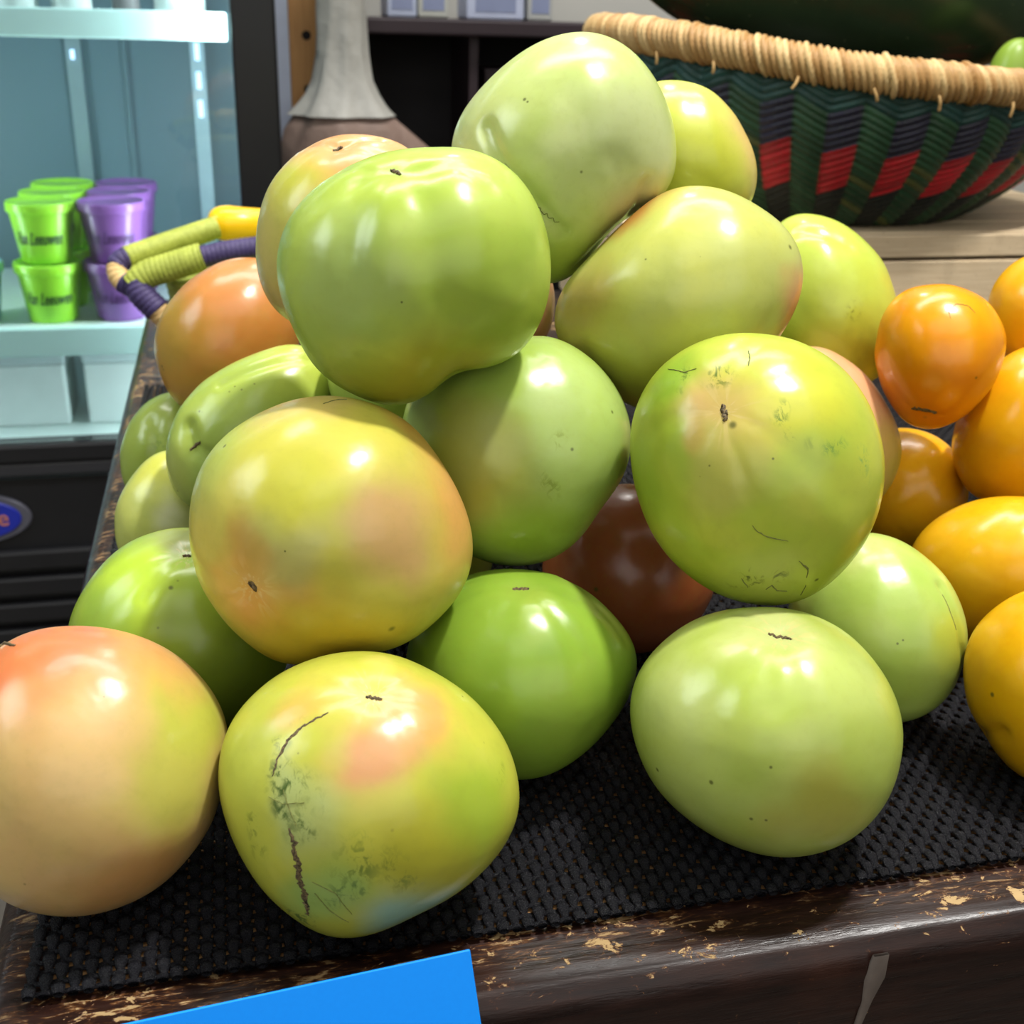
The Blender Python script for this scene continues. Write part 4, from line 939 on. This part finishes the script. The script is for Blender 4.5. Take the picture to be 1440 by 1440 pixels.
for i, (x0, x1, m_, lb) in enumerate([(.268, .318, plain('pack_a', (196, 206, 232), .5), 'bluish white package at the left on the dark shelf'), (.320, .372, plain('pack_b', (204, 206, 198), .5), 'grey white package left of the gap on the dark shelf'), (.402, .502, plain('pack_c', (204, 212, 240), .5), 'large bluish white package on the dark shelf'), (.508, .552, plain('pack_d', (196, 198, 196), .5), 'small grey package at the right on the dark shelf')]):
    c = empty('package', ((x0 + x1) / 2, 2.155, .2692)); w_ = (x1 - x0) / 2
    box('pack_body', (-w_, w_, -.045, .045, 0, .085), m_, c, .004)
    box('pack_label', (-w_ * .7, w_ * .7, -.0458, -.0452, .012, .05), plain('pack_label', (150, 160, 196), .5), c)
    tag(c, lb, 'package', 'white packages on the dark shelf')

# ------------------------------------------------------------------ room
def room(name, b, mat):
    o = box(name, b, mat); tag(o, kind='structure'); return o
M_WALL = plain('wall_paint', (206, 205, 198), .8, var=.03, scale=3)
M_FLOOR = plain('floor_concrete', (112, 106, 98), .5, var=.1, scale=3)
room('floor', (-2.6, 3.2, -2.6, 2.5, -.05, 0), M_FLOOR)
room('wall_back', (-2.6, 3.2, 2.36, 2.5, 0, 2.9), M_WALL)
room('wall_left', (-2.74, -2.6, -2.6, 2.5, 0, 2.9), M_WALL)
room('wall_right', (3.2, 3.34, -2.6, 2.5, 0, 2.9), M_WALL)
room('wall_front', (-2.6, 3.2, -2.74, -2.6, 0, 2.9), M_WALL)
room('ceiling', (-2.6, 3.2, -2.6, 2.5, 2.9, 3.0), plain('ceiling_paint', (222, 220, 212), .8))

# ------------------------------------------------------------------ light
def lamp(name, typ, loc, energy, color, **kw):
    L = bpy.data.lights.new(name, typ); L.energy = energy; L.color = color
    for k, v in kw.items(): setattr(L, k, v)
    o = bpy.data.objects.new(name, L); COL.objects.link(o); o.location = (loc[0], loc[1], loc[2] + Z0)
    return o
def aim(o, tgt):
    d = Vector((tgt[0], tgt[1], tgt[2] + Z0)) - o.location
    o.rotation_euler = d.to_track_quat('-Z', 'Y').to_euler()
key = lamp('ceiling_spot', 'SPOT', (.62, .40, 1.62), 118, (1, .98, .94), spot_size=math.radians(75), spot_blend=.6, shadow_soft_size=.055)
aim(key, (.12, .48, .05))
k2 = lamp('track_lamp', 'SPOT', (.55, 2.05, 1.80), 20, (1, .96, .90), spot_size=math.radians(80), spot_blend=.7, shadow_soft_size=.04)
aim(k2, (.10, .6, .05))
a1 = lamp('ceiling_fill', 'AREA', (.3, -.2, 1.97), 16, (1, .985, .96), shape='RECTANGLE', size=2.2, size_y=1.6)
aim(a1, (.3, .3, 0))
a4 = lamp('ceiling_fill', 'AREA', (.3, 1.35, 1.97), 40, (1, .98, .95), shape='RECTANGLE', size=1.8, size_y=.4)  # added overhead fill that lifts the dark back wall and shelves
aim(a4, (.3, 1.9, 0))
a2 = lamp('fridge_fill', 'AREA', (-.45, 1.722, .93), 1.9, (.86, .98, 1), shape='RECTANGLE', size=.8, size_y=.03)
aim(a2, (-.45, 1.80, -.3))
for x_, rz_ in ((.004, 62), (-.64, -62)):
    a5 = lamp('fridge_fill', 'AREA', (x_, 1.712, .12), 3.4, (.84, .97, 1), shape='RECTANGLE', size=.9, size_y=.02)  # unseen strips added inside the door to brighten the shelf edges
    a5.rotation_euler = (Vector((-math.sin(math.radians(rz_)), math.cos(math.radians(rz_)), 0))).to_track_quat('-Z', 'X').to_euler()
a3 = lamp('left_fill', 'AREA', (-1.6, .6, 1.4), 16, (.86, .96, 1), shape='RECTANGLE', size=1.0, size_y=.8)  # unseen cool soft light from the left, for the fridge's glow
aim(a3, (-.1, .5, .1))
a6 = lamp('front_fill', 'AREA', (.2, -1.7, 1.05), 16, (1, .985, .96), shape='RECTANGLE', size=3.2, size_y=1.4)  # added soft fill behind the camera for fruit fronts and card
aim(a6, (.15, .3, .05))

w = bpy.data.worlds.new('room_air'); SC.world = w; w.use_nodes = True
w.node_tree.nodes['Background'].inputs[0].default_value = (.9, .95, 1, 1); w.node_tree.nodes['Background'].inputs[1].default_value = .05

# ------------------------------------------------------------------ camera
cam = bpy.data.cameras.new('camera'); co = bpy.data.objects.new('camera', cam); COL.objects.link(co)
cam.sensor_width = 36.0; cam.lens = 36.0 * 1650 / 1440
cam.clip_start = .01
yaw = math.radians(13.5); pit = math.radians(23.0); roll = .03
f_ = Vector((math.sin(yaw) * math.cos(pit), math.cos(yaw) * math.cos(pit), -math.sin(pit)))
r0 = Vector((math.cos(yaw), -math.sin(yaw), 0)); u0 = r0.cross(f_)
rt = r0 * math.cos(roll) + u0 * math.sin(roll); up = u0 * math.cos(roll) - r0 * math.sin(roll)
co.matrix_world = Matrix(((rt.x, up.x, -f_.x, 0), (rt.y, up.y, -f_.y, 0), (rt.z, up.z, -f_.z, .28 + Z0), (0, 0, 0, 1)))
cam.dof.use_dof = True; cam.dof.focus_distance = .42; cam.dof.aperture_fstop = 20.0
SC.camera = co
SC.view_settings.view_transform = 'Standard'; SC.view_settings.look = 'None'; SC.view_settings.gamma = 1.0
SC.view_settings.use_curve_mapping = False
SC.view_settings.exposure = 0.18
SC.cycles.use_denoising = True
SC.cycles.max_bounces = 8; SC.cycles.transparent_max_bounces = 8
